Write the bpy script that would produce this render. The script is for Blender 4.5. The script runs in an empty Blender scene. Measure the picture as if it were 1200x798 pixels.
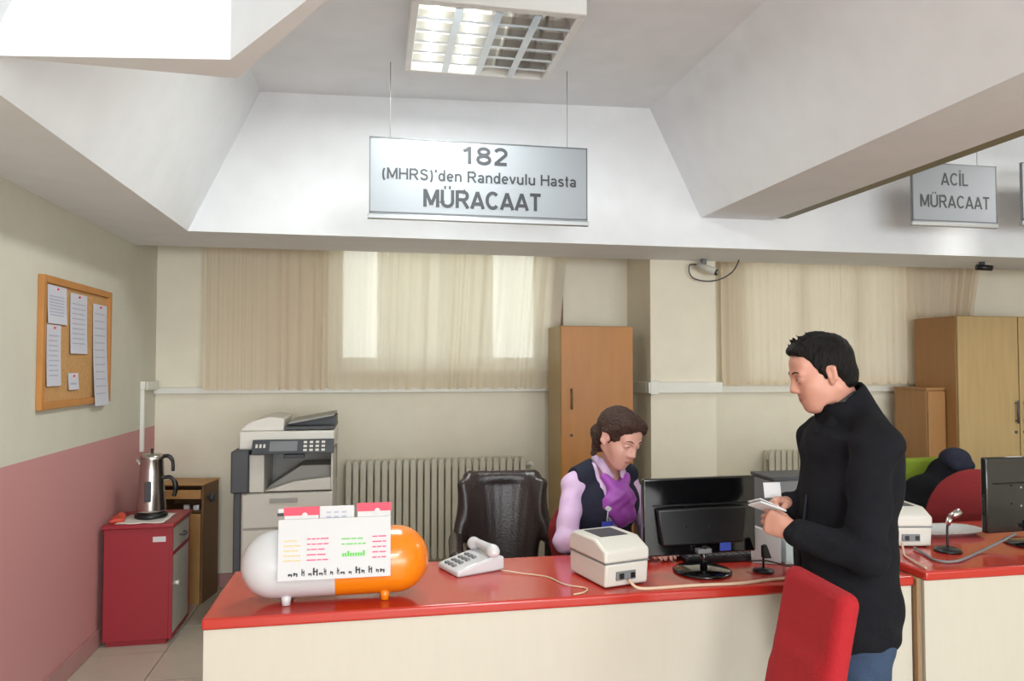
import bpy, bmesh, math, random
import numpy as np
from mathutils import Vector, Matrix, Euler

random.seed(7)
S = bpy.context.scene
COL = S.collection
PI = math.pi

# ------------------------------------------------------------------ camera
cam_d = bpy.data.cameras.new('camera'); cam = bpy.data.objects.new('camera', cam_d); COL.objects.link(cam)
cam.location = (0, 0, 1.6)
cam.rotation_euler = (PI/2 + 0.0337, 0, -0.18731)
cam_d.sensor_width = 36; cam_d.lens = 25.8; cam_d.clip_start = 0.05
S.camera = cam
# ------------------------------------------------------------------ world, lights, exposure
W = bpy.data.worlds.new('daylight'); S.world = W; W.use_nodes = True
bg = W.node_tree.nodes['Background']; bg.inputs[0].default_value = (0.93, 0.97, 1.0, 1); bg.inputs[1].default_value = 4.0
def area(name, loc, rot, sx, sy, power, col=(1, 1, 1)):
    l = bpy.data.lights.new(name, 'AREA'); l.shape = 'RECTANGLE'; l.size = sx; l.size_y = sy; l.energy = power; l.color = col
    o = bpy.data.objects.new(name, l); COL.objects.link(o); o.location = loc; o.rotation_euler = rot
    return o
area('hall_fill_light', (2.2, -6.7, 1.35), (PI/2+0.22, 0, 0), 7.5, 2.4, 400, (0.87, 0.94, 1.0))     # broad fill lamp added behind the camera, no window modelled there
area('fluorescent_and_fill_light', (0.35, 3.5, 3.15), (0, 0, 0), 0.34, 0.7, 28, (0.95, 1, 0.98))              # lit half of the ceiling fitting
area('fluorescent_and_fill_light', (0.9, -0.8, 3.15), (0, 0, 0), 0.7, 0.7, 20, (0.95, 1, 0.98))  # added overhead fill near the camera, no fitting modelled
area('fluorescent_and_fill_light', (0.6, -4.8, 3.15), (0, 0, 0), 0.7, 0.7, 80, (0.95, 1, 0.98))  # added fill far back in the hall, no lamp hangs here
area('fluorescent_and_fill_light', (0.6, -2.2, 3.15), (0, 0, 0), 0.7, 0.7, 95, (0.95, 1, 0.98))  # added fill so the hall floor bounces light to the ceiling
area('fluorescent_and_fill_light', (4.6, 3.4, 3.15), (0, 0, 0), 0.7, 0.7, 22, (1, 0.99, 0.94))  # added fill for the right bay, without a fitting
fl = bpy.data.lights.new('camera_flash', 'POINT'); fl.energy = 7; fl.shadow_soft_size = 0.03; fl.color = (1, 0.98, 0.95)
flo = bpy.data.objects.new('camera_flash', fl); COL.objects.link(flo); flo.location = (0.14, -0.03, 1.72)
S.view_settings.view_transform = 'Standard'; S.view_settings.look = 'None'
S.view_settings.gamma = 1; S.view_settings.use_curve_mapping = False
S.view_settings.exposure = 0.15
S.cycles.max_bounces = 10; S.cycles.transparent_max_bounces = 12

# ------------------------------------------------------------------ materials
def lin(c):
    return tuple(((v/255)/12.92 if v/255 <= 0.04045 else ((v/255+0.055)/1.055)**2.4) for v in c)
def mat(name, rgb, rough=0.5, metal=0.0, var=0.06, scale=6.0, bump=0.0, bscale=60.0, spec=0.5, stretch=None, emis=0.0, coat=0.0):
    m = bpy.data.materials.new(name); m.use_nodes = True
    nt = m.node_tree; b = nt.nodes['Principled BSDF']
    c = lin(rgb)
    tc = nt.nodes.new('ShaderNodeTexCoord'); mp = nt.nodes.new('ShaderNodeMapping')
    nt.links.new(tc.outputs['Object'], mp.inputs['Vector'])
    if stretch: mp.inputs['Scale'].default_value = stretch
    nz = nt.nodes.new('ShaderNodeTexNoise'); nz.inputs['Scale'].default_value = scale; nz.inputs['Detail'].default_value = 4
    nt.links.new(mp.outputs['Vector'], nz.inputs['Vector'])
    mx = nt.nodes.new('ShaderNodeMix'); mx.data_type = 'RGBA'
    mx.inputs['A'].default_value = (*[v*(1-var) for v in c], 1)
    mx.inputs['B'].default_value = (*[min(1, v*(1+var)) for v in c], 1)
    nt.links.new(nz.outputs['Fac'], mx.inputs['Factor'])
    nt.links.new(mx.outputs['Result'], b.inputs['Base Color'])
    b.inputs['Roughness'].default_value = rough; b.inputs['Metallic'].default_value = metal
    b.inputs['Specular IOR Level'].default_value = spec
    if coat: b.inputs['Coat Weight'].default_value = coat; b.inputs['Coat Roughness'].default_value = 0.08
    if emis:
        b.inputs['Emission Color'].default_value = (*c, 1); b.inputs['Emission Strength'].default_value = emis
    if bump:
        n2 = nt.nodes.new('ShaderNodeTexNoise'); n2.inputs['Scale'].default_value = bscale; n2.inputs['Detail'].default_value = 3
        nt.links.new(mp.outputs['Vector'], n2.inputs['Vector'])
        bp = nt.nodes.new('ShaderNodeBump'); bp.inputs['Strength'].default_value = bump; bp.inputs['Distance'].default_value = 0.01
        nt.links.new(n2.outputs['Fac'], bp.inputs['Height']); nt.links.new(bp.outputs['Normal'], b.inputs['Normal'])
    return m
M = {}
M['white_paint'] = mat('white_paint', (234, 236, 238), 0.75, bump=0.08, bscale=30)
M['cream_paint'] = mat('cream_paint', (230, 222, 202), 0.7, bump=0.08, bscale=30)
M['olive_trim'] = mat('olive_trim', (130, 126, 100), 0.6)
M['skirting'] = mat('skirting', (176, 132, 128), 0.45)
M['tile'] = mat('tile', (184, 174, 158), 0.35, var=0.1, scale=9)
M['grout'] = mat('grout', (120, 108, 94), 0.9)
M['red_top'] = mat('red_top', (184, 48, 36), 0.2, var=0.08, scale=3, coat=0.3)
M['panel_cream'] = mat('panel_cream', (200, 192, 176), 0.5, var=0.03, stretch=(8, 8, 1))
M['post_wood'] = mat('post_wood', (150, 118, 84), 0.6, var=0.2, stretch=(10, 10, 1))
M['red_lam'] = mat('red_lam', (150, 38, 48), 0.4)
M['grey_lam'] = mat('grey_lam', (178, 172, 160), 0.5, var=0.15, stretch=(1, 1, 10))
M['steel'] = mat('steel', (190, 186, 180), 0.25, 1.0, var=0.05)
M['chrome'] = mat('chrome', (220, 220, 220), 0.12, 1.0)
M['black_plastic'] = mat('black_plastic', (20, 20, 22), 0.35)
M['black_gloss'] = mat('black_gloss', (12, 12, 14), 0.12, coat=0.5)
M['dark_grey'] = mat('dark_grey', (66, 68, 72), 0.5)
M['mid_grey'] = mat('mid_grey', (120, 122, 124), 0.5)
M['light_plastic'] = mat('light_plastic', (214, 210, 200), 0.45)
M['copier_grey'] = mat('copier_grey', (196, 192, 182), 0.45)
M['copier_mid_grey'] = mat('copier_mid_grey', (150, 148, 142), 0.5)  # darker grey for the trays, rear housing and drawer handles
M['white_plastic'] = mat('white_plastic', (208, 207, 208), 0.25, coat=0.4)
M['orange_plastic'] = mat('orange_plastic', (236, 130, 16), 0.25, coat=0.4)
M['wood_tan'] = mat('wood_tan', (176, 116, 50), 0.42, var=0.18, scale=4, stretch=(6, 6, 0.6))
M['wood_pale'] = mat('wood_pale', (172, 146, 100), 0.45, var=0.15, scale=4, stretch=(6, 6, 0.6))
M['wood_side'] = mat('wood_side', (160, 116, 70), 0.5, var=0.15, scale=4, stretch=(6, 6, 0.6))
M['wood_brown'] = mat('wood_brown', (184, 138, 84), 0.55, var=0.2, scale=4, stretch=(6, 6, 1))
M['wood_dark'] = mat('wood_dark', (116, 86, 56), 0.55, var=0.2, scale=4, stretch=(6, 6, 1))
M['cork'] = mat('cork', (196, 150, 96), 0.9, var=0.25, scale=60, bump=0.3, bscale=150)
M['frame_wood'] = mat('frame_wood', (186, 126, 62), 0.5, var=0.15, scale=8)
M['paper'] = mat('paper', (206, 206, 216), 0.8, var=0.02)
M['paper_white'] = mat('paper_white', (208, 206, 206), 0.7, var=0.01)
M['ink'] = mat('ink', (176, 178, 196), 0.8)
M['ink_dark'] = mat('ink_dark', (52, 54, 58), 0.6)
M['ink_pink'] = mat('ink_pink', (222, 90, 130), 0.7)
M['ink_green'] = mat('ink_green', (110, 200, 90), 0.7)
M['ink_yellow'] = mat('ink_yellow', (232, 200, 140), 0.7)
M['tab_pink'] = mat('tab_pink', (232, 62, 86), 0.5)
M['radiator'] = mat('radiator', (204, 198, 180), 0.4)
M['leather'] = mat('leather', (44, 34, 32), 0.33, bump=0.15, bscale=90)
M['red_fabric'] = mat('red_fabric', (162, 12, 24), 0.85, var=0.12, scale=90, bump=0.3, bscale=300)
M['dark_red_fabric'] = mat('dark_red_fabric', (128, 24, 28), 0.85, var=0.12, scale=90, bump=0.3, bscale=300)
M['green_fabric'] = mat('green_fabric', (120, 140, 30), 0.85, var=0.1)
M['black_cloth'] = mat('black_cloth', (25, 25, 29), 0.95, var=0.2, scale=25, bump=0.25, bscale=120, spec=0.15)
M['navy_cloth'] = mat('navy_cloth', (40, 42, 56), 0.9, var=0.15, scale=25, bump=0.2, bscale=120, spec=0.2)
M['denim'] = mat('denim', (46, 64, 90), 0.85, var=0.25, scale=14, bump=0.3, bscale=200)
M['lilac'] = mat('lilac', (208, 180, 214), 0.75, var=0.05, bump=0.2, bscale=25)
M['purple'] = mat('purple', (160, 78, 178), 0.5, var=0.15, scale=20, bump=0.3, bscale=25)
M['skin'] = mat('skin', (200, 144, 124), 0.5, var=0.06, scale=12)
M['skin_f'] = mat('skin_f', (208, 158, 142), 0.5, var=0.05, scale=12)
M['lips'] = mat('lips', (176, 104, 96), 0.4)
M['hair_black'] = mat('hair_black', (16, 13, 12), 0.6, var=0.5, scale=70, bump=1.0, bscale=160, stretch=(1, 1, 0.22), spec=.2)
M['hair_brown'] = mat('hair_brown', (58, 36, 27), 0.6, var=0.45, scale=60, bump=1.0, bscale=150, stretch=(0.25, 1, 1), spec=.3)
M['eye_white'] = mat('eye_white', (226, 222, 216), 0.2)
M['shoe'] = mat('shoe', (26, 22, 20), 0.35)
M['blue_card'] = mat('blue_card', (52, 66, 160), 0.4)
M['blue_screen'] = mat('blue_screen', (70, 90, 190), 0.3)
M['cable_cream'] = mat('cable_cream', (214, 186, 158), 0.5)
M['sign_silver'] = mat('sign_silver', (146, 151, 156), 0.6, 0.0, var=0.05, scale=1.5)
M['sign_border'] = mat('sign_border', (96, 98, 100), 0.4)
M['alu'] = mat('alu', (176, 178, 180), 0.35, 0.8)
M['lamp_white'] = mat('lamp_white', (232, 232, 228), 0.4)
M['louvre'] = mat('louvre', (206, 206, 204), 0.18, 0.9)
M['reflector'] = mat('reflector', (230, 230, 226), 0.3, 0.6)
M['tube_on'] = mat('tube_on', (255, 255, 248), 0.4, emis=12.0)
M['tube_off'] = mat('tube_off', (215, 215, 210), 0.3)
M['carton'] = mat('carton', (206, 226, 226), 0.5)
M['sky_dimmer'] = mat('sky_dimmer', (150, 140, 118), 0.9, var=0.15)
M['pvc'] = mat('pvc', (226, 224, 214), 0.4)
M['wire'] = mat('wire', (150, 150, 146), 0.4)

def wall_left_mat():
    m = mat('wall_left_paint', (208, 206, 190), 0.6, bump=0.08, bscale=30); nt = m.node_tree
    b = nt.nodes['Principled BSDF']; old = b.inputs['Base Color'].links[0].from_socket
    tc = nt.nodes.new('ShaderNodeTexCoord'); sx = nt.nodes.new('ShaderNodeSeparateXYZ'); nt.links.new(tc.outputs['Object'], sx.inputs[0])
    gt = nt.nodes.new('ShaderNodeMath'); gt.operation = 'LESS_THAN'; gt.inputs[1].default_value = 1.171
    nt.links.new(sx.outputs['Z'], gt.inputs[0])
    mx = nt.nodes.new('ShaderNodeMix'); mx.data_type = 'RGBA'; nt.links.new(gt.outputs[0], mx.inputs['Factor'])
    nt.links.new(old, mx.inputs['A'])
    nz = nt.nodes.new('ShaderNodeTexNoise'); nz.inputs['Scale'].default_value = 2.5; nz.inputs['Detail'].default_value = 5
    cr = nt.nodes.new('ShaderNodeMix'); cr.data_type = 'RGBA'; nt.links.new(nz.outputs['Fac'], cr.inputs['Factor'])
    cr.inputs['A'].default_value = (*lin((192, 134, 134)), 1); cr.inputs['B'].default_value = (*lin((204, 148, 146)), 1)
    nt.links.new(cr.outputs['Result'], mx.inputs['B']); nt.links.new(mx.outputs['Result'], b.inputs['Base Color'])
    return m
M['wall_left'] = wall_left_mat()
def curtain_mat(name, rgb, transp, transl):
    m = bpy.data.materials.new(name); m.use_nodes = True; nt = m.node_tree; nt.nodes.clear()
    out = nt.nodes.new('ShaderNodeOutputMaterial'); c = (*lin(rgb), 1)
    df = nt.nodes.new('ShaderNodeBsdfDiffuse'); df.inputs[0].default_value = c
    tl = nt.nodes.new('ShaderNodeBsdfTranslucent'); tl.inputs[0].default_value = c
    tp = nt.nodes.new('ShaderNodeBsdfTransparent'); tp.inputs[0].default_value = (1, 0.98, 0.94, 1)
    nz = nt.nodes.new('ShaderNodeTexNoise'); nz.inputs['Scale'].default_value = 400
    bp = nt.nodes.new('ShaderNodeBump'); bp.inputs['Strength'].default_value = 0.2; bp.inputs['Distance'].default_value = 0.002
    nt.links.new(nz.outputs['Fac'], bp.inputs['Height']); nt.links.new(bp.outputs[0], df.inputs['Normal'])
    a = nt.nodes.new('ShaderNodeMixShader'); a.inputs[0].default_value = transl
    nt.links.new(df.outputs[0], a.inputs[1]); nt.links.new(tl.outputs[0], a.inputs[2])
    b = nt.nodes.new('ShaderNodeMixShader'); b.inputs[0].default_value = transp
    nt.links.new(a.outputs[0], b.inputs[1]); nt.links.new(tp.outputs[0], b.inputs[2])
    nt.links.new(b.outputs[0], out.inputs[0]); return m
M['curtain'] = curtain_mat('curtain_sheer', (248, 239, 220), 0.08, 0.5)
M['curtain_dense'] = curtain_mat('curtain_dense', (246, 234, 214), 0.03, 0.5)
def glass_mat():
    m = bpy.data.materials.new('window_glass'); m.use_nodes = True; nt = m.node_tree; nt.nodes.clear()
    out = nt.nodes.new('ShaderNodeOutputMaterial'); g = nt.nodes.new('ShaderNodeBsdfGlossy'); g.inputs['Roughness'].default_value = 0.02
    t = nt.nodes.new('ShaderNodeBsdfTransparent'); t.inputs[0].default_value = (0.92, 0.95, 0.93, 1)
    mx = nt.nodes.new('ShaderNodeMixShader'); fr = nt.nodes.new('ShaderNodeFresnel'); fr.inputs[0].default_value = 1.3
    nt.links.new(fr.outputs[0], mx.inputs[0]); nt.links.new(t.outputs[0], mx.inputs[1]); nt.links.new(g.outputs[0], mx.inputs[2])
    nt.links.new(mx.outputs[0], out.inputs[0]); return m
M['glass'] = glass_mat()

# ------------------------------------------------------------------ mesh helpers
class MB:
    def __init__(s): s.v = []; s.f = []; s.sm = []
    def add(s, vs, fs, smooth=False):
        o = len(s.v); s.v += [tuple(p) for p in vs]; s.f += [tuple(i+o for i in f) for f in fs]; s.sm += [smooth]*len(fs); return s
    def box(s, x0, x1, y0, y1, z0, z1):
        vs = [(x, y, z) for z in (z0, z1) for y in (y0, y1) for x in (x0, x1)]
        return s.add(vs, [(0, 2, 3, 1), (4, 5, 7, 6), (0, 1, 5, 4), (2, 6, 7, 3), (0, 4, 6, 2), (1, 3, 7, 5)])
    def obox(s, c, h, rot):
        R = Euler(rot).to_matrix(); vs = [Vector(c) + R @ Vector((x*h[0], y*h[1], z*h[2])) for z in (-1, 1) for y in (-1, 1) for x in (-1, 1)]
        return s.add(vs, [(0, 2, 3, 1), (4, 5, 7, 6), (0, 1, 5, 4), (2, 6, 7, 3), (0, 4, 6, 2), (1, 3, 7, 5)])
    def cyl(s, p0, p1, r0, r1=None, n=20, smooth=True):
        r1 = r0 if r1 is None else r1; p0 = Vector(p0); p1 = Vector(p1); d = (p1-p0).normalized()
        a = d.orthogonal().normalized(); b = d.cross(a)
        vs = [p + (a*math.cos(2*PI*i/n) + b*math.sin(2*PI*i/n))*r for p, r in ((p0, r0), (p1, r1)) for i in range(n)]
        s.add(vs, [(i, (i+1) % n, n+(i+1) % n, n+i) for i in range(n)], smooth)
        o = len(s.v)-2*n
        s.f += [tuple(range(o+n-1, o-1, -1)), tuple(range(o+n, o+2*n))]; s.sm += [False, False]; return s
    def lathe(s, c, prof, n=28, axis='z'):
        c = Vector(c); vs = []
        for r, h in prof:
            for i in range(n):
                t = 2*PI*i/n; p = (r*math.cos(t), r*math.sin(t), h)
                if axis == 'x': p = (h, r*math.cos(t), r*math.sin(t))
                if axis == 'y': p = (r*math.sin(t), h, r*math.cos(t))
                vs.append(c+Vector(p))
        fs = [(j*n+i, j*n+(i+1) % n, (j+1)*n+(i+1) % n, (j+1)*n+i) for j in range(len(prof)-1) for i in range(n)]
        return s.add(vs, fs, True)
    def tube(s, pts, r, n=8):
        pts = [Vector(p) for p in pts]; vs = []; a = None
        for k, p in enumerate(pts):
            d = (pts[min(k+1, len(pts)-1)] - pts[max(k-1, 0)]).normalized()
            if a is None: a = d.orthogonal().normalized()
            a = (a - d*a.dot(d)).normalized(); b = d.cross(a)
            rr = r[k] if isinstance(r, (list, tuple)) else r
            vs += [p + (a*math.cos(2*PI*i/n) + b*math.sin(2*PI*i/n))*rr for i in range(n)]
        fs = [(j*n+i, j*n+(i+1) % n, (j+1)*n+(i+1) % n, (j+1)*n+i) for j in range(len(pts)-1) for i in range(n)]
        fs += [tuple(range(n-1, -1, -1)), tuple(range((len(pts)-1)*n, len(pts)*n))]
        return s.add(vs, fs, True)
    def prism(s, poly, d0, d1, axis='x'):
        """poly: 2D outline; extruded along axis. x: (y,z)  y: (x,z)  z: (x,y)"""
        n = len(poly); mk = {'x': lambda p, d: (d, p[0], p[1]), 'y': lambda p, d: (p[0], d, p[1]), 'z': lambda p, d: (p[0], p[1], d)}[axis]
        vs = [mk(p, d0) for p in poly] + [mk(p, d1) for p in poly]
        return s.add(vs, [(i, (i+1) % n, n+(i+1) % n, n+i) for i in range(n)] + [tuple(range(n-1, -1, -1)), tuple(range(n, 2*n))])
    def build(s, name, m, parent=None, bevel=0.0, seg=2, local=False, loc=None, rot=None):
        me = bpy.data.meshes.new(name)
        off = Vector((0, 0, 0)) if (parent is None or local) else Vector(ORG.get(parent.name, (0, 0, 0)))
        me.from_pydata([tuple(Vector(v)-off) for v in s.v], [], s.f); me.update()
        me.polygons.foreach_set('use_smooth', s.sm)
        bm = bmesh.new(); bm.from_mesh(me); bmesh.ops.recalc_face_normals(bm, faces=bm.faces); bm.to_mesh(me); bm.free()
        if m is not None: me.materials.append(M[m] if isinstance(m, str) else m)
        return link(name, me, parent, bevel, seg, local, loc, rot)
ORG = {}
def link(name, me, parent=None, bevel=0.0, seg=2, local=False, loc=None, rot=None):
    o = bpy.data.objects.new(name, me); COL.objects.link(o); o.parent = parent
    if loc: o.location = loc
    if rot: o.rotation_euler = rot
    if parent is not None: ORG[o.name] = ORG.get(parent.name, (0, 0, 0)) if not local else (0, 0, 0)
    if bevel:
        b = o.modifiers.new('bevel', 'BEVEL'); b.width = bevel; b.segments = seg; b.limit_method = 'ANGLE'; b.angle_limit = 0.7
        b.harden_normals = False
        for p in me.polygons: p.use_smooth = True
        try: me.set_sharp_from_angle(angle=0.6)
        except Exception: pass
    return o
def tag(o, label, cat, group=None):
    o['label'] = label; o['category'] = cat
    if group: o['group'] = group
    return o
def thing(name, label, cat, loc=(0, 0, 0), rotz=0.0, group=None):
    o = bpy.data.objects.new(name, None); COL.objects.link(o); o.location = loc; o.rotation_euler = (0, 0, rotz)
    o.empty_display_size = 0.1
    ORG[o.name] = loc if rotz == 0 else (0, 0, 0)
    return tag(o, label, cat, group)
def struct(o): o['kind'] = 'structure'; return o
def _arc(cx, cy, rx, ry, a0, a1, n=10):
    return [(cx+rx*math.cos(math.radians(a0+(a1-a0)*i/n)), cy+ry*math.sin(math.radians(a0+(a1-a0)*i/n))) for i in range(n+1)]
def glyph(ch):
    """strokes (centre lines) of a grotesque letter, cap height 1; returns advance width, strokes"""
    A = _arc; x = .52
    ring = lambda cx, cy, rx, ry: A(cx, cy, rx, ry, 0, 360, 20)
    G = {
     '1': (.52, [[(.08, .74), (.20, .80), (.32, .93)], [(.32, 0), (.32, 1)]]),
     '8': (.62, [ring(.31, .74, .20, .19), ring(.31, .28, .24, .22)]),
     '2': (.62, [A(.31, .70, .22, .24, 160, -25)+[(.10, .08)], [(.06, .075), (.56, .075)]]),
     '(': (.34, [A(.36, .40, .24, .62, 122, 238)]), ')': (.34, [A(-.02, .40, .24, .62, 58, -58)]), "'": (.24, [[(.12, 1.0), (.12, .72)]]),
     'M': (.86, [[(.09, 0), (.09, 1)], [(.12, .93), (.43, .12)], [(.43, .12), (.74, .93)], [(.77, 0), (.77, 1)]]),
     'H': (.76, [[(.09, 0), (.09, 1)], [(.67, 0), (.67, 1)], [(.09, .52), (.67, .52)]]),
     'R': (.76, [[(.09, 0), (.09, 1)], [(.09, .925), (.44, .925)]+A(.44, .70, .20, .225, 90, -90)+[(.09, .475)], [(.40, .45), (.68, 0)]]),
     'S': (.70, [A(.35, .71, .24, .22, 15, 190)[:-1]+[(.15, .62), (.35, .53), (.55, .44)]+A(.35, .28, .24, .21, 20, -170)]),
     'U': (.76, [[(.10, 1), (.10, .34)]+A(.38, .34, .28, .27, 180, 360)+[(.66, 1)]]),
     'A': (.76, [[(.06, 0), (.38, .96)], [(.38, .96), (.70, 0)], [(.17, .27), (.59, .27)]]),
     'C': (.76, [A(.40, .50, .31, .43, 42, 318, 18)]),
     'T': (.66, [[(.33, 0), (.33, .95)], [(.03, .925), (.63, .925)]]),
     'L': (.60, [[(.09, 0), (.09, 1)], [(.09, .07), (.55, .07)]]),
     'I': (.24, [[(.12, 0), (.12, 1)]]),
     'd': (.60, [ring(.27, .35, .19, .29), [(.49, 0), (.49, 1)]]), 'e': (.58, [[(.09, .36), (.49, .36)], A(.29, .35, .21, .29, 0, 318, 18)]),
     'n': (.60, [[(.10, 0), (.10, .70)], A(.30, .42, .20, .23, 180, 0)+[(.50, 0)]]), 'a': (.58, [A(.28, .50, .19, .15, 160, 0)+[(.47, 0)], A(.27, .20, .18, .14, 50, 330)+[(.47, .22)]]),
     'v': (.54, [[(.05, .70), (.27, .04)], [(.27, .04), (.49, .70)]]), 'u': (.60, [[(.10, .70), (.10, .26)]+A(.30, .26, .20, .20, 180, 360), [(.50, 0), (.50, .70)]]),
     'l': (.24, [[(.12, 0), (.12, 1)]]), 's': (.52, [A(.26, .51, .17, .13, 20, 200)[:-1]+[(.12, .42), (.26, .36), (.40, .30)]+A(.26, .19, .17, .13, 20, -165)]),
     't': (.34, [[(.17, .95), (.17, .16)]+A(.26, .13, .09, .08, 180, 280, 4), [(.03, .65), (.31, .65)]]), ' ': (.30, [])}
    if ch == '\u00dc': w, st = G['U']; return w, st+[[(.20, 1.13), (.30, 1.13)], [(.46, 1.13), (.56, 1.13)]]
    if ch == '\u0130': w, st = G['I']; return w, st+[[(.06, 1.16), (.18, 1.16)]]
    return G[ch]
def lettering(text, width, height, m, parent, x, y, z, bold=0.15, name='printed_text'):
    """flat print standing in the XZ plane, centred on x, baseline z, facing -Y; coordinates in the parent's frame"""
    mb = MB(); pen = 0.0; tot = sum(glyph(c)[0]+.06 for c in text)-.06; sx = width/tot
    for ci, c in enumerate(text):
        w, strokes = glyph(c)
        for si, st in enumerate(strokes):
            q = [Vector((p[0]*sx+pen*sx, p[1]*height)) for p in st]; L = []; Rr = []; hw = bold*height/2
            closed = (q[0]-q[-1]).length < 1e-6
            for i, p in enumerate(q):
                d1 = (q[i]-q[i-1]) if (i > 0 or closed) else (q[1]-q[0])
                if i == 0 and closed: d1 = q[0]-q[-2]
                d2 = (q[i+1]-q[i]) if i < len(q)-1 else ((q[1]-q[0]) if closed else (q[-1]-q[-2]))
                n1 = Vector((-d1.y, d1.x)).normalized(); n2 = Vector((-d2.y, d2.x)).normalized(); nn = (n1+n2)
                nn = nn.normalized() if nn.length > 1e-6 else n1
                k = hw/max(.5, nn.dot(n1)); L.append(p+nn*k); Rr.append(p-nn*k)
            yy = y-.00012*si; vs = [(x-width/2+p.x, yy, z+p.y) for p in L+Rr]; n = len(q)
            mb.add(vs, [(i, i+1, n+i+1, n+i) for i in range(n-1)])
        pen += w+.06
    return mb.build(name, m, parent, local=True)
def smooth_path(pts, n=6):
    pts = [Vector(p) for p in pts]; out = []
    for i in range(len(pts)-1):
        p0 = pts[max(i-1, 0)]; p1 = pts[i]; p2 = pts[i+1]; p3 = pts[min(i+2, len(pts)-1)]
        for k in range(n):
            t = k/n
            out.append(0.5*((2*p1) + (p2-p0)*t + (2*p0-5*p1+4*p2-p3)*t*t + (3*p1-p0-3*p2+p3)*t*t*t))
    return out + [pts[-1]]

# ---- signed distance sculpting, for bodies, clothes and padded furniture
def cap(a, b, ra, rb=None, k=0.02, op='u'):
    return dict(t='cap', a=np.array(a, float), b=np.array(b, float), ra=ra, rb=ra if rb is None else rb, k=k, op=op)
def ell(c, r, rot=None, k=0.02, op='u'):
    return dict(t='ell', c=np.array(c, float), r=np.array(r, float), R=rot, k=k, op=op)
def rbx(c, h, rd=0.01, rot=None, k=0.01, op='u'):
    return dict(t='box', c=np.array(c, float), h=np.array(h, float), rd=rd, R=rot, k=k, op=op)
def rotm(e): return np.array(Euler(e).to_matrix())
def xf(prims, R, t, s=1.0):
    out = []
    for p in prims:
        q = dict(p); q['k'] = p['k']*s
        if p['t'] == 'cap': q['a'] = R @ (p['a']*s) + t; q['b'] = R @ (p['b']*s) + t; q['ra'] = p['ra']*s; q['rb'] = p['rb']*s
        else:
            q['c'] = R @ (p['c']*s) + t; q['R'] = R @ (p['R'] if p['R'] is not None else np.eye(3))
            if p['t'] == 'ell': q['r'] = p['r']*s
            else: q['h'] = p['h']*s; q['rd'] = p['rd']*s
        out.append(q)
    return out
def bbox(p):
    if p['t'] == 'cap':
        r = max(p['ra'], p['rb']); return np.minimum(p['a'], p['b'])-r, np.maximum(p['a'], p['b'])+r
    e = p['r'] if p['t'] == 'ell' else p['h']+p['rd']
    if p['R'] is not None: e = np.abs(p['R']) @ e
    return p['c']-e, p['c']+e
def dist(p, X, Y, Z):
    if p['t'] == 'cap':
        a, b = p['a'], p['b']; d = b-a; L = max(float(d@d), 1e-12)
        t = np.clip(((X-a[0])*d[0]+(Y-a[1])*d[1]+(Z-a[2])*d[2])/L, 0, 1)
        return np.sqrt((X-a[0]-t*d[0])**2+(Y-a[1]-t*d[1])**2+(Z-a[2]-t*d[2])**2) - (p['ra']+(p['rb']-p['ra'])*t)
    x, y, z = X-p['c'][0], Y-p['c'][1], Z-p['c'][2]
    if p['R'] is not None:
        R = p['R']; x, y, z = (R[0, 0]*x+R[1, 0]*y+R[2, 0]*z, R[0, 1]*x+R[1, 1]*y+R[2, 1]*z, R[0, 2]*x+R[1, 2]*y+R[2, 2]*z)
    if p['t'] == 'ell':
        r = p['r']; k0 = np.sqrt((x/r[0])**2+(y/r[1])**2+(z/r[2])**2)
        k1 = np.sqrt((x/r[0]**2)**2+(y/r[1]**2)**2+(z/r[2]**2)**2)+1e-9
        return k0*(k0-1)/k1
    h = p['h']-p['rd']; qx, qy, qz = np.abs(x)-h[0], np.abs(y)-h[1], np.abs(z)-h[2]
    return np.sqrt(np.maximum(qx, 0)**2+np.maximum(qy, 0)**2+np.maximum(qz, 0)**2)+np.minimum(np.maximum(qx, np.maximum(qy, qz)), 0)-p['rd']
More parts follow.
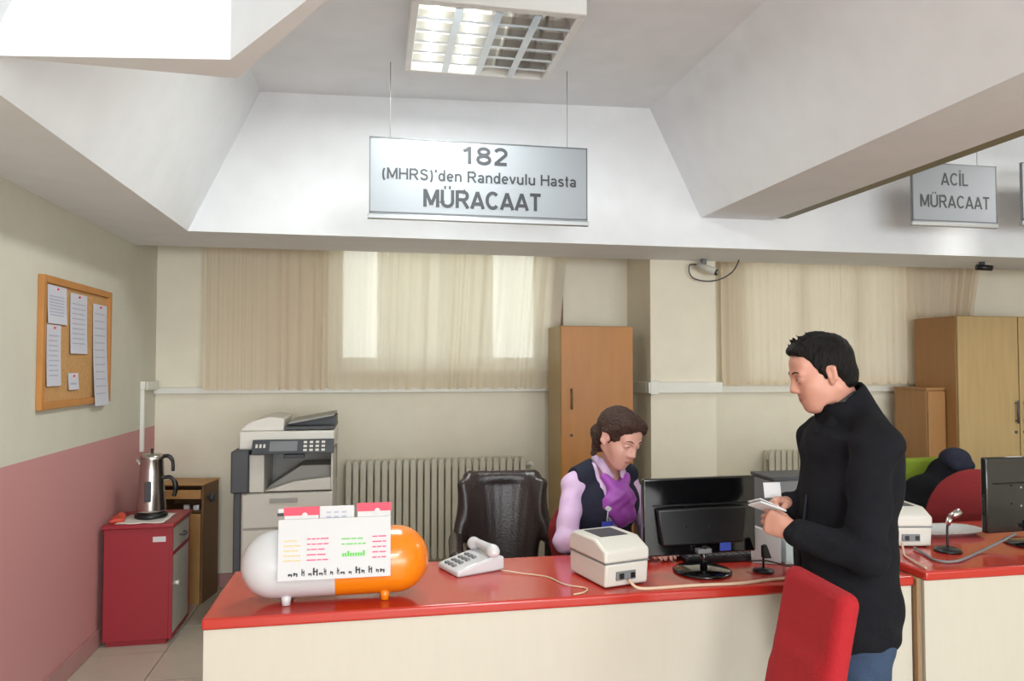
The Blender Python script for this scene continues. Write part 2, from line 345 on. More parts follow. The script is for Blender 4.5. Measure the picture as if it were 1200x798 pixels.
def sculpt(name, prims, vox, m, parent=None, disp=None, paint=None):
    lo = np.min([bbox(p)[0] for p in prims if p['op'] == 'u'], axis=0)-3*vox-0.01
    hi = np.max([bbox(p)[1] for p in prims if p['op'] == 'u'], axis=0)+3*vox+0.01
    n = np.ceil((hi-lo)/vox).astype(int)+1
    ax = [(lo[i]+vox*np.arange(n[i])).astype(np.float32) for i in range(3)]
    Fd = np.full(n, 0.5, np.float32)
    for p in prims:
        a, b = bbox(p); mg = p['k']+2.5*vox
        i0 = np.clip(np.floor((a-mg-lo)/vox).astype(int), 0, n); i1 = np.clip(np.ceil((b+mg-lo)/vox).astype(int)+1, 0, n)
        if np.any(i1 <= i0): continue
        sl = tuple(slice(i0[i], i1[i]) for i in range(3))
        X = ax[0][sl[0]][:, None, None]; Y = ax[1][sl[1]][None, :, None]; Z = ax[2][sl[2]][None, None, :]
        d = dist(p, X, Y, Z).astype(np.float32); f = Fd[sl]; k = max(p['k'], 1e-4)
        if p['op'] == 'u':
            h = np.clip(0.5+0.5*(f-d)/k, 0, 1); Fd[sl] = f*(1-h)+d*h-k*h*(1-h)
        else:
            d = -d; h = np.clip(0.5-0.5*(f-d)/k, 0, 1); Fd[sl] = f*(1-h)+d*h+k*h*(1-h)
    if disp is not None:
        Fd += disp(ax[0][:, None, None], ax[1][None, :, None], ax[2][None, None, :]).astype(np.float32)
    Fd[[0, -1]] = 0.5; Fd[:, [0, -1]] = 0.5; Fd[:, :, [0, -1]] = 0.5
    ins = Fd < 0
    c = np.zeros(n-1, np.int8)
    for dx in (0, 1):
        for dy in (0, 1):
            for dz in (0, 1): c += ins[dx:n[0]-1+dx, dy:n[1]-1+dy, dz:n[2]-1+dz]
    act = (c > 0) & (c < 8); idx = np.full(n-1, -1, np.int32); cells = np.argwhere(act); idx[act] = np.arange(len(cells))
    acc = np.zeros((len(cells), 3)); cnt = np.zeros(len(cells))
    cx, cy, cz = cells.T
    for axis in range(3):
        oth = [i for i in range(3) if i != axis]
        for u in (0, 1):
            for v in (0, 1):
                o = [0, 0, 0]; o[oth[0]] = u; o[oth[1]] = v; e = list(o); e[axis] = 1
                f0 = Fd[cx+o[0], cy+o[1], cz+o[2]]; f1 = Fd[cx+e[0], cy+e[1], cz+e[2]]
                s = (f0 < 0) != (f1 < 0); t = np.where(s, f0/np.where(f0 == f1, 1, f0-f1), 0)
                pt = np.tile(np.array(o, float), (len(cells), 1)); pt[:, axis] = t
                acc[s] += pt[s]; cnt[s] += 1
    V = lo+vox*(cells+acc/np.maximum(cnt, 1)[:, None])
    Q = []
    for axis in range(3):
        sl0 = [slice(None)]*3; sl1 = [slice(None)]*3; sl0[axis] = slice(0, -1); sl1[axis] = slice(1, None)
        s0 = ins[tuple(sl0)]; s1 = ins[tuple(sl1)]
        e = np.argwhere(s0 != s1); u, v = [(1, 2), (2, 0), (0, 1)][axis]
        def at(du, dv):
            q = e.copy(); q[:, u] -= du; q[:, v] -= dv; return idx[q[:, 0], q[:, 1], q[:, 2]]
        quad = np.stack([at(0, 0), at(1, 0), at(1, 1), at(0, 1)], 1)
        flip = ~s0[e[:, 0], e[:, 1], e[:, 2]]
        quad[flip] = quad[flip][:, ::-1]; Q.append(quad)
    Q = np.concatenate(Q)
    off = np.array(ORG.get(parent.name, (0, 0, 0))) if parent is not None else np.zeros(3)
    me = bpy.data.meshes.new(name)
    me.vertices.add(len(V)); me.vertices.foreach_set('co', (V-off).ravel())
    me.loops.add(Q.size); me.loops.foreach_set('vertex_index', Q.ravel().astype(np.int32))
    me.polygons.add(len(Q)); me.polygons.foreach_set('loop_start', np.arange(0, Q.size, 4, dtype=np.int32))
    me.polygons.foreach_set('use_smooth', np.ones(len(Q), bool))
    me.update(calc_edges=True); me.validate()
    me.materials.append(M[m])
    return link(name, me, parent)

#================================================================= STRUCTURE
FL = 5.65      # back wall
struct(MB().box(-1.53, 7.5, -7, FL, -0.1, -0.012).build('floor', 'grout'))
floor = bpy.data.objects['floor']
tile_me = None
k = 0
for i in range(14):
    for j in range(11):
        x = -1.53+0.4*i; y = 1.25+0.4*j
        if tile_me is None:
            t = MB().box(0.003, 0.397, 0.003, 0.397, -0.012, 0).build('tile', 'tile', floor, bevel=0.002, seg=1, local=True); tile_me = t.data
        else:
            t = bpy.data.objects.new('tile', tile_me); COL.objects.link(t); t.parent = floor
        t.location = (x, y, 0)
far = MB()
for i in range(14, 23):
    for j in range(-20, 11): far.box(-1.527+0.4*i, -1.533+0.4*(i+1), 1.253+0.4*j, 1.247+0.4*(j+1), -0.012, 0)
for i in range(0, 14):
    for j in range(-20, 0): far.box(-1.527+0.4*i, -1.533+0.4*(i+1), 1.253+0.4*j, 1.247+0.4*(j+1), -0.012, 0)
f = far.build('tile', 'tile', floor); f['kind'] = 'stuff'
struct(MB().box(-1.68, -1.53, -7, FL+0.25, -0.1, 3.6).build('wall_left', 'wall_left'))
struct(MB().box(-1.53, -1.515, -7, FL, 0, 0.1).build('baseboard_left', 'skirting', bevel=0.004))
# back wall with two window openings
W1 = (-0.28, 1.33, 1.60, 2.62); W2 = (2.95, 4.5, 1.50, 2.62)
b = MB()
b.box(-1.53, W1[0], FL, FL+.25, -0.1, 3.6).box(W1[0], W1[1], FL, FL+.25, -0.1, W1[2]).box(W1[0], W1[1], FL, FL+.25, W1[3], 3.6)
b.box(W1[1], W2[0], FL, FL+.25, -0.1, 3.6).box(W2[0], W2[1], FL, FL+.25, -0.1, W2[2]).box(W2[0], W2[1], FL, FL+.25, W2[3], 3.6).box(W2[1], 7.5, FL, FL+.25, -0.1, 3.6)
struct(b.build('wall_back', 'cream_paint'))
struct(MB().box(-1.53, 2.02, FL-0.015, FL, 0, 0.1).box(2.54, 7.5, FL-0.015, FL, 0, 0.1).build('baseboard_back', 'skirting', bevel=0.004))
struct(MB().box(7.5, 7.65, -7, FL+0.25, -0.1, 3.6).build('wall_right', 'cream_paint'))
struct(MB().box(-1.68, 7.65, -7.15, -7, -0.1, 3.6).build('wall_front', 'white_paint'))
for n, (w, ms) in enumerate(((W1, (0.06, 0.49, 0.91)), (W2, (3.5, 4.0)))):
    x0, x1, z0, z1 = w; y = FL+0.13
    fr = MB().box(x0, x0+.05, y, y+.06, z0, z1).box(x1-.05, x1, y, y+.06, z0, z1).box(x0, x1, y, y+.06, z0, z0+.06).box(x0, x1, y, y+.06, z1-.05, z1)
    fo = struct(fr.build('window_%d' % (n+1), 'pvc', bevel=0.004))
    for mx in ms: MB().box(mx-.03, mx+.03, y-.005, y+.055, z0, z1).build('mullion', 'pvc', fo)
    es = [x0]+list(ms)+[x1]
    for a, c in zip(es[:-1], es[1:]): MB().box(a+.03, c-.03, y+.025, y+.031, z0+.05, z1-.04).build('pane', 'glass', fo)
    MB().box(x0, x1, FL-.01, FL+.13, z0-.03, z0).build('sill', 'pvc', fo)
# blocks added outside to dim part of the sky behind the windows
struct(MB().box(0.12, 1.40, 9.0, 12, 0, 6).box(4.1, 8.5, 8.2, 11, 0, 6).build('sky_dimmer_block', 'sky_dimmer'))
struct(MB().box(-8, 16, FL+.25, 30, -0.3, -0.1).build('trim_6', 'grout'))
# column between the bays
struct(MB().box(2.02, 2.54, 5.147, FL, 0, 3.4).build('trim_1', 'cream_paint'))
# cross beam and the haunched corners
struct(MB().box(-1.53, 7.5, 4.55, 5.147, 2.385, 3.5).build('trim_2', 'white_paint'))
struct(MB().add([(-1.53, -7, 2.385), (-1.069, -7, 2.385), (-0.673, -7, 3.24), (-1.53, -7, 3.5), (-1.53, 4.55, 2.385), (-1.069, 4.55, 2.385), (-0.673, 4.55, 3.24), (-1.53, 4.55, 3.5)],
     [(0, 1, 5, 4), (1, 2, 6, 5), (2, 3, 7, 6), (3, 0, 4, 7), (0, 3, 2, 1), (4, 5, 6, 7)]).build('trim_3', 'white_paint'))
struct(MB().add([(2.145, -7, 2.585), (2.66, -7, 2.585), (2.66, -7, 3.5), (1.79, -7, 3.30), (1.79, -7, 3.5), (2.145, 4.55, 2.585), (2.66, 4.55, 2.585), (2.66, 4.55, 3.5), (1.79, 4.55, 3.30), (1.79, 4.55, 3.5)],
     [(0, 5, 6, 1), (1, 6, 7, 2), (3, 8, 5, 0), (2, 7, 9, 4), (4, 9, 8, 3), (0, 1, 2, 4, 3), (5, 8, 9, 7, 6)]).build('trim_4', 'white_paint'))
struct(MB().box(2.66, 2.78, -7, 4.55, 2.60, 2.64).build('trim_7', 'olive_trim'))
struct(MB().add([(-0.673, -7, 3.238), (1.79, -7, 3.30), (-0.673, 4.55, 3.238), (1.79, 4.55, 3.30), (2.66, -7, 3.30), (7.5, -7, 3.30), (2.66, 4.55, 3.30), (7.5, 4.55, 3.30)],
     [(0, 2, 3, 1), (4, 6, 7, 5)]).add([(-1.7, -7.2, 3.5), (7.7, -7.2, 3.5), (-1.7, 6, 3.5), (7.7, 6, 3.5)], [(0, 1, 3, 2)]).box(-1.53, 7.5, 5.147, FL, 2.62, 2.7).build('ceiling', 'white_paint'))
# dropped soffit at the upper left, over the hall
pa = [(-1.53, 2.25), (-0.999, 2.19), (-0.39, 2.10), (-0.154, 1.72), (0.29, 1.0)]; pb = [(0.33, 0.99), (-0.119, 1.73), (-0.396, 2.237), (-0.999, 2.20), (-1.53, 2.26)]
struct(MB().prism(pa+pb, 2.44, 3.30, 'z').build('trim_8', 'white_paint'))

#================================================================= WALL AND CEILING THINGS
# --- cork notice board on the left wall
t = thing('notice_board', 'wood-framed cork notice board with pinned papers on the left wall', 'notice board', (-1.53, 4.21, 1.39))
y0, y1, z0, z1 = 3.745, 4.655, 1.39, 2.025
MB().box(-1.53, -1.518, y0+.02, y1-.02, z0+.02, z1-.02).build('cork_panel', 'cork', t)
for nm, bx in (('frame_side', (y0, y0+.035, z0, z1)), ('frame_side', (y1-.035, y1, z0, z1)), ('frame_side', (y0+.035, y1-.035, z0, z0+.035)), ('frame_side', (y0+.035, y1-.035, z1-.035, z1))):
    MB().box(-1.53, -1.503, *bx).build(nm, 'frame_wood', t, bevel=0.003)
def sheet_on_board(ya, yb, za, zb, label, lines=7, curl=0.006):
    m = MB(); n = 8
    vs = []; fs = []
    for i in range(n+1):
        z = zb+(za-zb)*i/n; xo = -1.516+curl*(i/n)**2+0.002
        vs += [(xo, ya, z), (xo, yb, z)]
    fs = [(2*i, 2*i+1, 2*i+3, 2*i+2) for i in range(n)]
    m.add(vs, fs)
    t = thing('notice_sheet', label, 'paper', (-1.516, (ya+yb)/2, za), group='papers pinned to the notice board')
    o = m.build('sheet', 'paper', t); so = o.modifiers.new('thickness', 'SOLIDIFY'); so.thickness = 0.001; so.offset = 0
    pn = MB().cyl((-1.514, (ya+yb)/2, zb-.015), (-1.506, (ya+yb)/2, zb-.015), 0.005, n=8).build('pin', 'tab_pink', t)
    tx = MB()
    for r in range(lines):
        z = zb-.05-(zb-za-.08)*r/lines; i = (zb-z)/(zb-za); x = -1.5135+curl*i*i+.0012
        tx.add([(x, ya+.02, z), (x, yb-.02-.03*random.random(), z), (x, yb-.02-.03*random.random(), z-.006), (x, ya+.02, z-.006)], [(0, 1, 2, 3)])
    tx.build('print', 'ink', t)
sheet_on_board(3.81, 4.03, 1.80, 1.985, 'upper left white notice sheet at the top of the cork board')
sheet_on_board(3.81, 3.97, 1.50, 1.795, 'tall white sheet at the lower left of the cork board', 9)
sheet_on_board(4.08, 4.30, 1.66, 1.97, 'middle white sheet hanging near the top of the cork board', 9)
sheet_on_board(4.39, 4.60, 1.375, 1.94, 'long pale sheet at the right that hangs past the board frame', 12, 0.02)
sheet_on_board(4.07, 4.20, 1.475, 1.56, 'small white note low in the middle of the cork board', 3)

# --- fluorescent ceiling fitting
t = thing('ceiling_light', 'square white louvred fluorescent ceiling light, left half lit', 'ceiling light', (0.545, 3.515, 3.17))
x0, x1, y0, y1 = 0.155, 0.935, 3.12, 3.92
b = MB()
for bx in ((x0, x1, y0, y0+.05), (x0, x1, y1-.03, y1), (x0, x0+.035, y0+.05, y1-.03), (x1-.035, x1, y0+.05, y1-.03)): b.box(*bx, 3.17, 3.262)
b.build('housing', 'lamp_white', t, bevel=0.006)
MB().box(x0+.03, x1-.03, y0+.04, y1-.02, 3.245, 3.258).build('reflector', 'reflector', t)
ix0, ix1, iy0, iy1 = x0+.035, x1-.035, y0+.05, y1-.03
for i in range(1, 6):
    y = iy0+(iy1-iy0)*i/6
    MB().prism([(y-.012, 3.172), (y+.012, 3.172), (y+.003, 3.212), (y-.003, 3.212)], ix0, ix1, 'x').build('cross_blade', 'louvre', t)
for i in range(1, 4):
    x = ix0+(ix1-ix0)*i/4
    MB().prism([(x-.018, 3.170), (x+.018, 3.170), (x+.002, 3.222), (x-.002, 3.222)], iy0, iy1, 'y').build('long_blade', 'louvre', t)
for i in range(4):
    x = ix0+(ix1-ix0)*(i+.5)/4
    MB().cyl((x, iy0+.01, 3.228), (x, iy1-.01, 3.228), 0.013, n=12).build('tube', 'tube_on' if i < 2 else 'tube_off', t)['label'] = 'lit fluorescent tube' if i < 2 else 'unlit fluorescent tube'

# --- hanging signs
def sign(name, label, x0, x1, y, z0, z1, rows, wires=None, group=None):
    t = thing(name, label, 'sign', ((x0+x1)/2, y, z0)); cx = (x0+x1)/2; hw = (x1-x0)/2; h = z1-z0
    MB().box(-hw, hw, 0, 0.02, 0.022, h).build('panel', 'sign_silver', t, bevel=0.002, local=True)
    MB().box(-hw-.008, hw+.008, -.006, 0.026, -0.004, 0.022).build('bottom_rail', 'alu', t, bevel=0.003, local=True)
    fr = MB()
    for bx in ((-hw, hw, h-.006, h), (-hw, hw, .03, .036), (-hw, -hw+.006, .03, h), (hw-.006, hw, .03, h)): fr.box(bx[0], bx[1], -.0025, 0.001, bx[2], bx[3])
    fr.build('border', 'sign_border', t, local=True)
    for (tx, wd, ht, dx, bz, bold) in rows: lettering(tx, wd, ht, 'ink_dark', t, dx, -0.0015, bz, bold)
    if wires:
        for wx, zt in wires: MB().cyl((wx-cx, .01, h), (wx-cx, .01, zt-z0), 0.0022, n=6).build('wire', 'wire', t, local=True)
    return t
sign('hanging_sign', 'large silver hanging sign reading 182 (MHRS)\'den Randevulu Hasta MÜRACAAT', -0.025, 1.195, 4.0, 2.395, 2.837,
     [('182', .262, .096, .02, .318, .19), ("(MHRS)'den Randevulu Hasta", 1.09, .062, .0, .215, .165), ('MÜRACAAT', .66, .098, .01, .07, .19)], [(0.085, 3.255), (1.08, 3.28)])
sign('hanging_sign', 'small silver sign reading ACİL MÜRACAAT beyond the right beam', 3.465, 4.108, 4.2, 2.52, 2.935,
     [('ACİL', .21, .085, .0, .27, .14), ('MÜRACAAT', .53, .085, .0, .12, .14)], [(3.6, 3.3), (3.97, 3.3)])
sign('hanging_sign', 'silver sign cut off by the right edge of the photo, beyond the second sign', 4.31, 4.95, 4.2, 2.55, 2.975,
     [], [(4.45, 3.3), (4.8, 3.3)])

# --- trunking and pipes on the back wall
def conduit(name, label, bxs, joints=()):
    t = thing(name, label, 'conduit', tuple((bxs[0][0], bxs[0][2], bxs[0][4])))
    for bx in bxs: MB().box(*bx).build('trunk', 'pvc', t, bevel=0.004)
    for bx in joints: MB().box(*bx).build('joint_cover', 'pvc', t, bevel=0.003)
conduit('wall_trunking', 'white cable trunking running below the left curtain and down the corner', [(-1.53, -1.505, 5.30, 5.33, 1.02, 1.49), (-1.53, -1.495, 5.34, 5.6, 1.43, 1.49), (-1.53, 1.36, 5.605, 5.65, 1.395, 1.44)], [(-1.53, -1.50, 5.295, 5.335, 1.435, 1.492)])
conduit('wall_trunking', 'white cable trunking wrapped around the column', [(1.985, 2.57, 5.10, 5.147, 1.395, 1.475), (1.985, 2.02, 5.147, 5.65, 1.395, 1.475)], [(2.0, 2.06, 5.095, 5.12, 1.385, 1.485)])
conduit('wall_trunking', 'white cable trunking running below the right curtain', [(2.54, 4.8, 5.605, 5.65, 1.375, 1.43)])

# --- curtains
def curtain(name, label, x0, x1, zt, zb, y, m, folds, amp=0.012, skewr=None, seed=1, group='cream curtains over the back windows', rail=True):
    rnd = random.Random(seed); ph = [rnd.uniform(0, 6.28) for _ in range(6)]
    nx = int(folds*14); nz = 14; vs = []; fs = []
    for j in range(nz+1):
        tz = j/nz; z = zt+(zb-zt)*tz
        for i in range(nx+1):
            u = i/nx; xr = x1 if skewr is None else x1+skewr*tz
            w = u+0.012*math.sin(7*u*PI+ph[0])+0.006*math.sin(19*u+ph[4])
            x = x0+(xr-x0)*w
            yy = y+amp*(0.55+0.45*math.sin(5*u+ph[1]))*math.sin(2*PI*folds*u+0.5*math.sin(3*tz+9*u+ph[2])*tz)+0.12*amp*math.sin(2*PI*folds*2.7*u+ph[3])
            vs.append((x, yy, z+0.008*math.sin(2*PI*folds*u+1)*(tz > .95)))
    for j in range(nz):
        for i in range(nx): a = j*(nx+1)+i; fs.append((a, a+1, a+nx+2, a+nx+1))
    t = thing(name, label, 'curtain', ((x0+x1)/2, y, zb), group=group)
    MB().add(vs, fs, True).build('cloth', m, t)
    hv = []; hf = []
    for i in range(nx+1):
        p = vs[nz*(nx+1)+i]; q = vs[(nz-1)*(nx+1)+i]
        hv += [(p[0], p[1]-.002, p[2]), (p[0]*.6+q[0]*.4, p[1]-.002, p[2]+.035)]
    for i in range(nx): hf.append((2*i, 2*i+2, 2*i+3, 2*i+1))
    MB().add(hv, hf, True).build('hem', m, t)
    if rail: MB().box(x0, x1, y-.02, y+.02, zt, zt+.02).build('rail', 'pvc', t)
    return t
curtain('curtain', 'sheer cream curtain left of the window, in front of plain wall', -1.20, -0.325, 2.60, 1.425, 5.56, 'curtain_dense', 11, seed=3)
curtain('curtain', 'sheer cream curtain glowing with daylight above the copier and radiator', -0.30, 1.50, 2.60, 1.425, 5.565, 'curtain', 19, skewr=-0.11, seed=5)
curtain('curtain', 'thick cream pleated curtain behind the man', 2.78, 4.74, 2.60, 1.445, 5.55, 'curtain_dense', 17, amp=0.022, seed=9)
curtain('curtain', 'short gathered curtain end above the right wardrobe', 4.72, 5.28, 2.60, 2.02, 5.56, 'curtain_dense', 7, amp=0.03, skewr=-0.12, seed=12)
tag(MB().box(1.385, 1.475, 5.61, 5.645, 1.45, 2.35).build('wooden_board', 'wood_dark', bevel=0.003), 'narrow brown board between the curtain edge and the wooden cabinet', 'board')

# --- security cameras under the beam
t = thing('security_camera', 'small grey ceiling camera with a looping black cable by the column', 'camera', (2.42, 5.05, 2.25))
MB().cyl((2.40, 5.05, 2.385), (2.40, 5.05, 2.34), 0.022).build('mount', 'mid_grey', t)
MB().cyl((2.36, 5.07, 2.345), (2.47, 5.0, 2.285), 0.026, 0.028, n=20).build('body', 'copier_grey', t)
MB().cyl((2.47, 5.0, 2.285), (2.482, 4.99, 2.278), 0.024, n=20).build('lens', 'black_gloss', t)
MB().tube(smooth_path([(2.36, 5.07, 2.345), (2.315, 5.1, 2.345), (2.31, 5.1, 2.29), (2.35, 5.1, 2.245), (2.45, 5.08, 2.225), (2.55, 5.06, 2.245), (2.63, 5.04, 2.30), (2.68, 5.04, 2.385)]), 0.005).build('cable', 'dark_grey', t)
t = thing('security_camera', 'small black camera under the beam at the far right', 'camera', (4.55, 4.8, 2.32))
MB().cyl((4.55, 4.8, 2.385), (4.55, 4.8, 2.36), 0.02).build('mount', 'dark_grey', t)
MB().cyl((4.50, 4.8, 2.345), (4.60, 4.76, 2.335), 0.022).build('body', 'black_plastic', t)

# --- radiators
def radiator(label, x0, n, pitch, y, z0, z1):
    t = thing('radiator', label, 'radiator', (x0, y, z0), group=None)
    fm = None
    for i in range(n):
        if fm is None:
            h = z1-z0; m = MB()
            for yy in (-.045, .035):
                m.prism([(-pitch*.40, .03), (-pitch*.28, 0), (pitch*.28, 0), (pitch*.40, .03), (pitch*.40, h-.03), (pitch*.28, h), (-pitch*.28, h), (-pitch*.40, h-.03)], yy-.013, yy+.013, 'y')
            m.box(-pitch*.5, pitch*.5, -.03, .02, .03, .075).box(-pitch*.5, pitch*.5, -.03, .02, h-.075, h-.03)
            o = m.build('fin', 'radiator', t, bevel=0.005, seg=2, local=True); fm = o
        else:
            o = fm.copy(); COL.objects.link(o); o.parent = t
        o.location = (i*pitch, 0, 0)
    MB().cyl((x0+n*pitch-.03, y-.005, z1-.055), (x0+n*pitch+.04, y-.005, z1-.055), .016).cyl((x0+n*pitch+.02, y-.005, z1-.055), (x0+n*pitch+.02, y-.05, z1-.055), .014).build('valve', 'pvc', t)
    MB().cyl((x0+n*pitch+.02, y-.005, z1-.055), (x0+n*pitch+.02, y-.005, 0), .009).build('pipe', 'pvc', t)
    return t
radiator('cream cast radiator with upright columns behind the black leather chair', -0.17, 26, 0.052, 5.56, 0.16, 0.90)
radiator('cream radiator half hidden behind the standing man', 3.2, 26, 0.052, 5.56, 0.16, 0.90)

#================================================================= CABINETS
# wooden cupboard beside the column
t = thing('wooden_cabinet', 'tall tan wooden cabinet between the left window and the column', 'cabinet', (1.60, 5.35, 0))
MB().box(1.322, 1.868, 5.12, 5.48, 0.0, 1.885).build('body', 'wood_pale', t, bevel=0.003)
MB().box(1.325, 1.865, 5.10, 5.118, 0.08, 1.88).build('door', 'wood_tan', t, bevel=0.003)
h = MB().cyl((1.40, 5.10, 1.30), (1.40, 5.08, 1.30), .006).cyl((1.40, 5.10, 1.42), (1.40, 5.08, 1.42), .006).cyl((1.40, 5.08, 1.285), (1.40, 5.08, 1.435), .006).build('handle', 'wood_dark', bpy.data.objects['door'])
MB().cyl((1.40, 5.10, 1.10), (1.40, 5.094, 1.10), .01).build('lock', 'dark_grey', t)
# wardrobe on the right
t = thing('wardrobe', 'large pale wood wardrobe with two doors at the right edge', 'cabinet', (5.05, 5.2, 0))
MB().box(4.50, 5.62, 5.02, 5.46, 0, 1.99).build('body', 'wood_side', t, bevel=0.003)
for a, c, hx in ((4.505, 5.055, 5.02), (5.065, 5.615, 5.10)):
    d = MB().box(a, c, 5.0, 5.018, 0.06, 1.985).build('door', 'wood_pale', t, bevel=0.003)
    MB().cyl((hx, 5.0, 1.16), (hx, 4.975, 1.16), .005).cyl((hx, 5.0, 1.30), (hx, 4.975, 1.30), .005).cyl((hx, 4.975, 1.14), (hx, 4.975, 1.32), .007).build('handle', 'dark_grey', d)
    MB().cyl((hx, 5.0, 1.07), (hx, 4.993, 1.07), .012).build('lock', 'dark_grey', d)
t = thing('low_cupboard', 'lower brown wooden cupboard standing left of the pale wardrobe', 'cabinet', (4.40, 5.3, 0))
MB().box(4.33, 4.495, 5.14, 5.50, 0, 1.40).build('body', 'wood_side', t, bevel=0.003)
MB().box(4.325, 4.497, 5.13, 5.51, 1.40, 1.42).build('top', 'wood_side', t, bevel=0.003)
MB().box(4.335, 4.49, 5.122, 5.14, 0.06, 1.39).build('door', 'wood_side', t, bevel=0.003)
# red bedside cabinet
t = thing('bedside_cabinet', 'dark red cabinet with grey drawer and door carrying the steel kettle', 'cabinet', (-1.30, 4.75, 0))
MB().box(-1.495, -1.145, 4.56, 4.965, 0.03, 0.665).build('body', 'red_lam', t, bevel=0.003)
MB().box(-1.48, -1.16, 4.58, 4.95, 0, 0.03).build('plinth', 'red_lam', t)
MB().box(-1.505, -1.118, 4.545, 4.98, 0.665, 0.69).build('top', 'red_lam', t, bevel=0.006)
MB().box(-1.145, -1.128, 4.56, 4.575, 0.03, 0.665).box(-1.145, -1.128, 4.95, 4.965, 0.03, 0.665).box(-1.145, -1.128, 4.575, 4.95, 0.03, 0.045).box(-1.145, -1.128, 4.575, 4.95, 0.50, 0.515).build('front_edge', 'red_lam', t)
d = MB().box(-1.145, -1.130, 4.58, 4.945, 0.52, 0.66).build('drawer', 'grey_lam', t, bevel=0.002)
MB().tube(smooth_path([(-1.13, 4.72, .59), (-1.105, 4.73, .585), (-1.105, 4.80, .585), (-1.13, 4.81, .59)]), .005).build('handle', 'dark_grey', d)
d = MB().box(-1.145, -1.130, 4.58, 4.945, 0.05, 0.495).build('door', 'grey_lam', t, bevel=0.002)
MB().cyl((-1.13, 4.63, .33), (-1.108, 4.63, .33), .010, .014).build('knob', 'pvc', d)
MB().box(-1.235, -1.165, 4.5585, 4.56, 0.585, 0.615).build('sticker', 'paper_white', t)['label'] = 'small white sticker'
# cloth and oddments on it
m = MB(); n = 10
vs = [(-1.44+.26*i/n, 4.57+.28*j/n, 0.6935+0.002*math.sin(i*1.3+j)) for j in range(n+1) for i in range(n+1)]
m.add(vs, [(j*(n+1)+i, j*(n+1)+i+1, (j+1)*(n+1)+i+1, (j+1)*(n+1)+i) for j in range(n) for i in range(n)], True)
o = m.build('table_cloth', 'pvc'); s = o.modifiers.new('t', 'SOLIDIFY'); s.thickness = 0.002; tag(o, 'small pale cloth spread under the steel kettle', 'cloth')
o = sculpt('packet', [ell((-1.455, 4.66, .706), (.04, .05, .016)), ell((-1.45, 4.70, .715), (.025, .03, .02)), cap((-1.47, 4.60, .702), (-1.42, 4.63, .702), .011)], .004, 'orange_plastic')
o.data.materials[0] = mat('packet_red', (196, 70, 50), 0.5, var=0.3, scale=30); tag(o, 'crumpled orange-red packet on the red cabinet by the pink wall', 'packet')
# kettle
kx, ky, kz = -1.295, 4.74, 0.695
t = thing('kettle', 'tall stainless steel electric kettle with black handle on the red cabinet', 'kettle', (kx, ky, kz))
MB().lathe((kx, ky, kz), [(0, 0), (.088, 0), (.092, .008), (.09, .022), (.08, .03), (0, .03)]).build('base', 'black_plastic', t)
MB().lathe((kx, ky, kz), [(.0, .031), (.080, .031), (.083, .05), (.072, .16), (.066, .28), (.064, .345), (.066, .352), (.0, .353)]).build('body', 'steel', t)
ld = MB().lathe((kx, ky, kz), [(.067, .353), (.067, .362), (.055, .374), (.02, .38), (0, .38)]).build('lid', 'steel', t)
MB().lathe((kx, ky, kz), [(.012, .378), (.007, .385), (.007, .400), (.011, .404), (.0, .408)], n=14).build('lid_knob', 'black_plastic', ld)
MB().tube(smooth_path([(kx+.05, ky, kz+.355), (kx+.09, ky, kz+.36), (kx+.115, ky, kz+.33), (kx+.118, ky, kz+.27)]), [.012]*12+[.010]*7).build('handle', 'black_plastic', t)
MB().tube(smooth_path([(kx+.066, ky, kz+.23), (kx+.10, ky, kz+.235), (kx+.125, ky, kz+.21), (kx+.135, ky, kz+.17), (kx+.125, ky, kz+.12)]), [.011]*12+[.015]*7+[.013]*6).build('handle', 'black_plastic', t)
MB().box(kx-.018, kx+.018, ky-.083, ky-.068, kz+.10, kz+.22).build('gauge', 'dark_grey', t, bevel=0.006)
MB().prism([(kx-.064, kz+.33), (kx-.092, kz+.345), (kx-.062, kz+.30)], ky-.018, ky+.018, 'y').build('spout', 'steel', t, bevel=.004)
# brown wooden box behind
t = thing('wooden_crate', 'brown open-topped wooden box behind the red cabinet', 'box', (-1.24, 5.45, 0), rotz=-0.18)
t.location = (-1.25, 5.44, 0)
MB().box(-.16, -.145, -.13, .13, .0, .79).box(.145, .16, -.13, .13, 0, .79).box(-.145, .145, .115, .13, 0, .79).build('side_panel', 'wood_dark', t, bevel=.002, local=True)
MB().box(-.145, .145, -.145, -.13, 0, .60).box(-.145, .145, -.145, -.13, .70, .76).build('front_panel', 'wood_brown', t, bevel=.002, local=True)
MB().box(-.145, .145, -.10, .115, .60, .62).build('shelf', 'wood_dark', t, local=True)
MB().box(-.165, .165, -.15, .135, .79, .80).build('top', 'wood_brown', t, bevel=.002, local=True)
for sx in (.02, .085): MB().box(sx, sx+.035, -.12, -.09, .62, .655).build('white_cup', 'white_plastic', t, bevel=.004, local=True)
MB().lathe((.16, -.06, .70), [(0, 0), (.012, 0), (.012, .02), (.032, .022), (.032, .045), (.026, .05), (0, .05)], axis='x').build('knob', 'dark_grey', t, local=True)

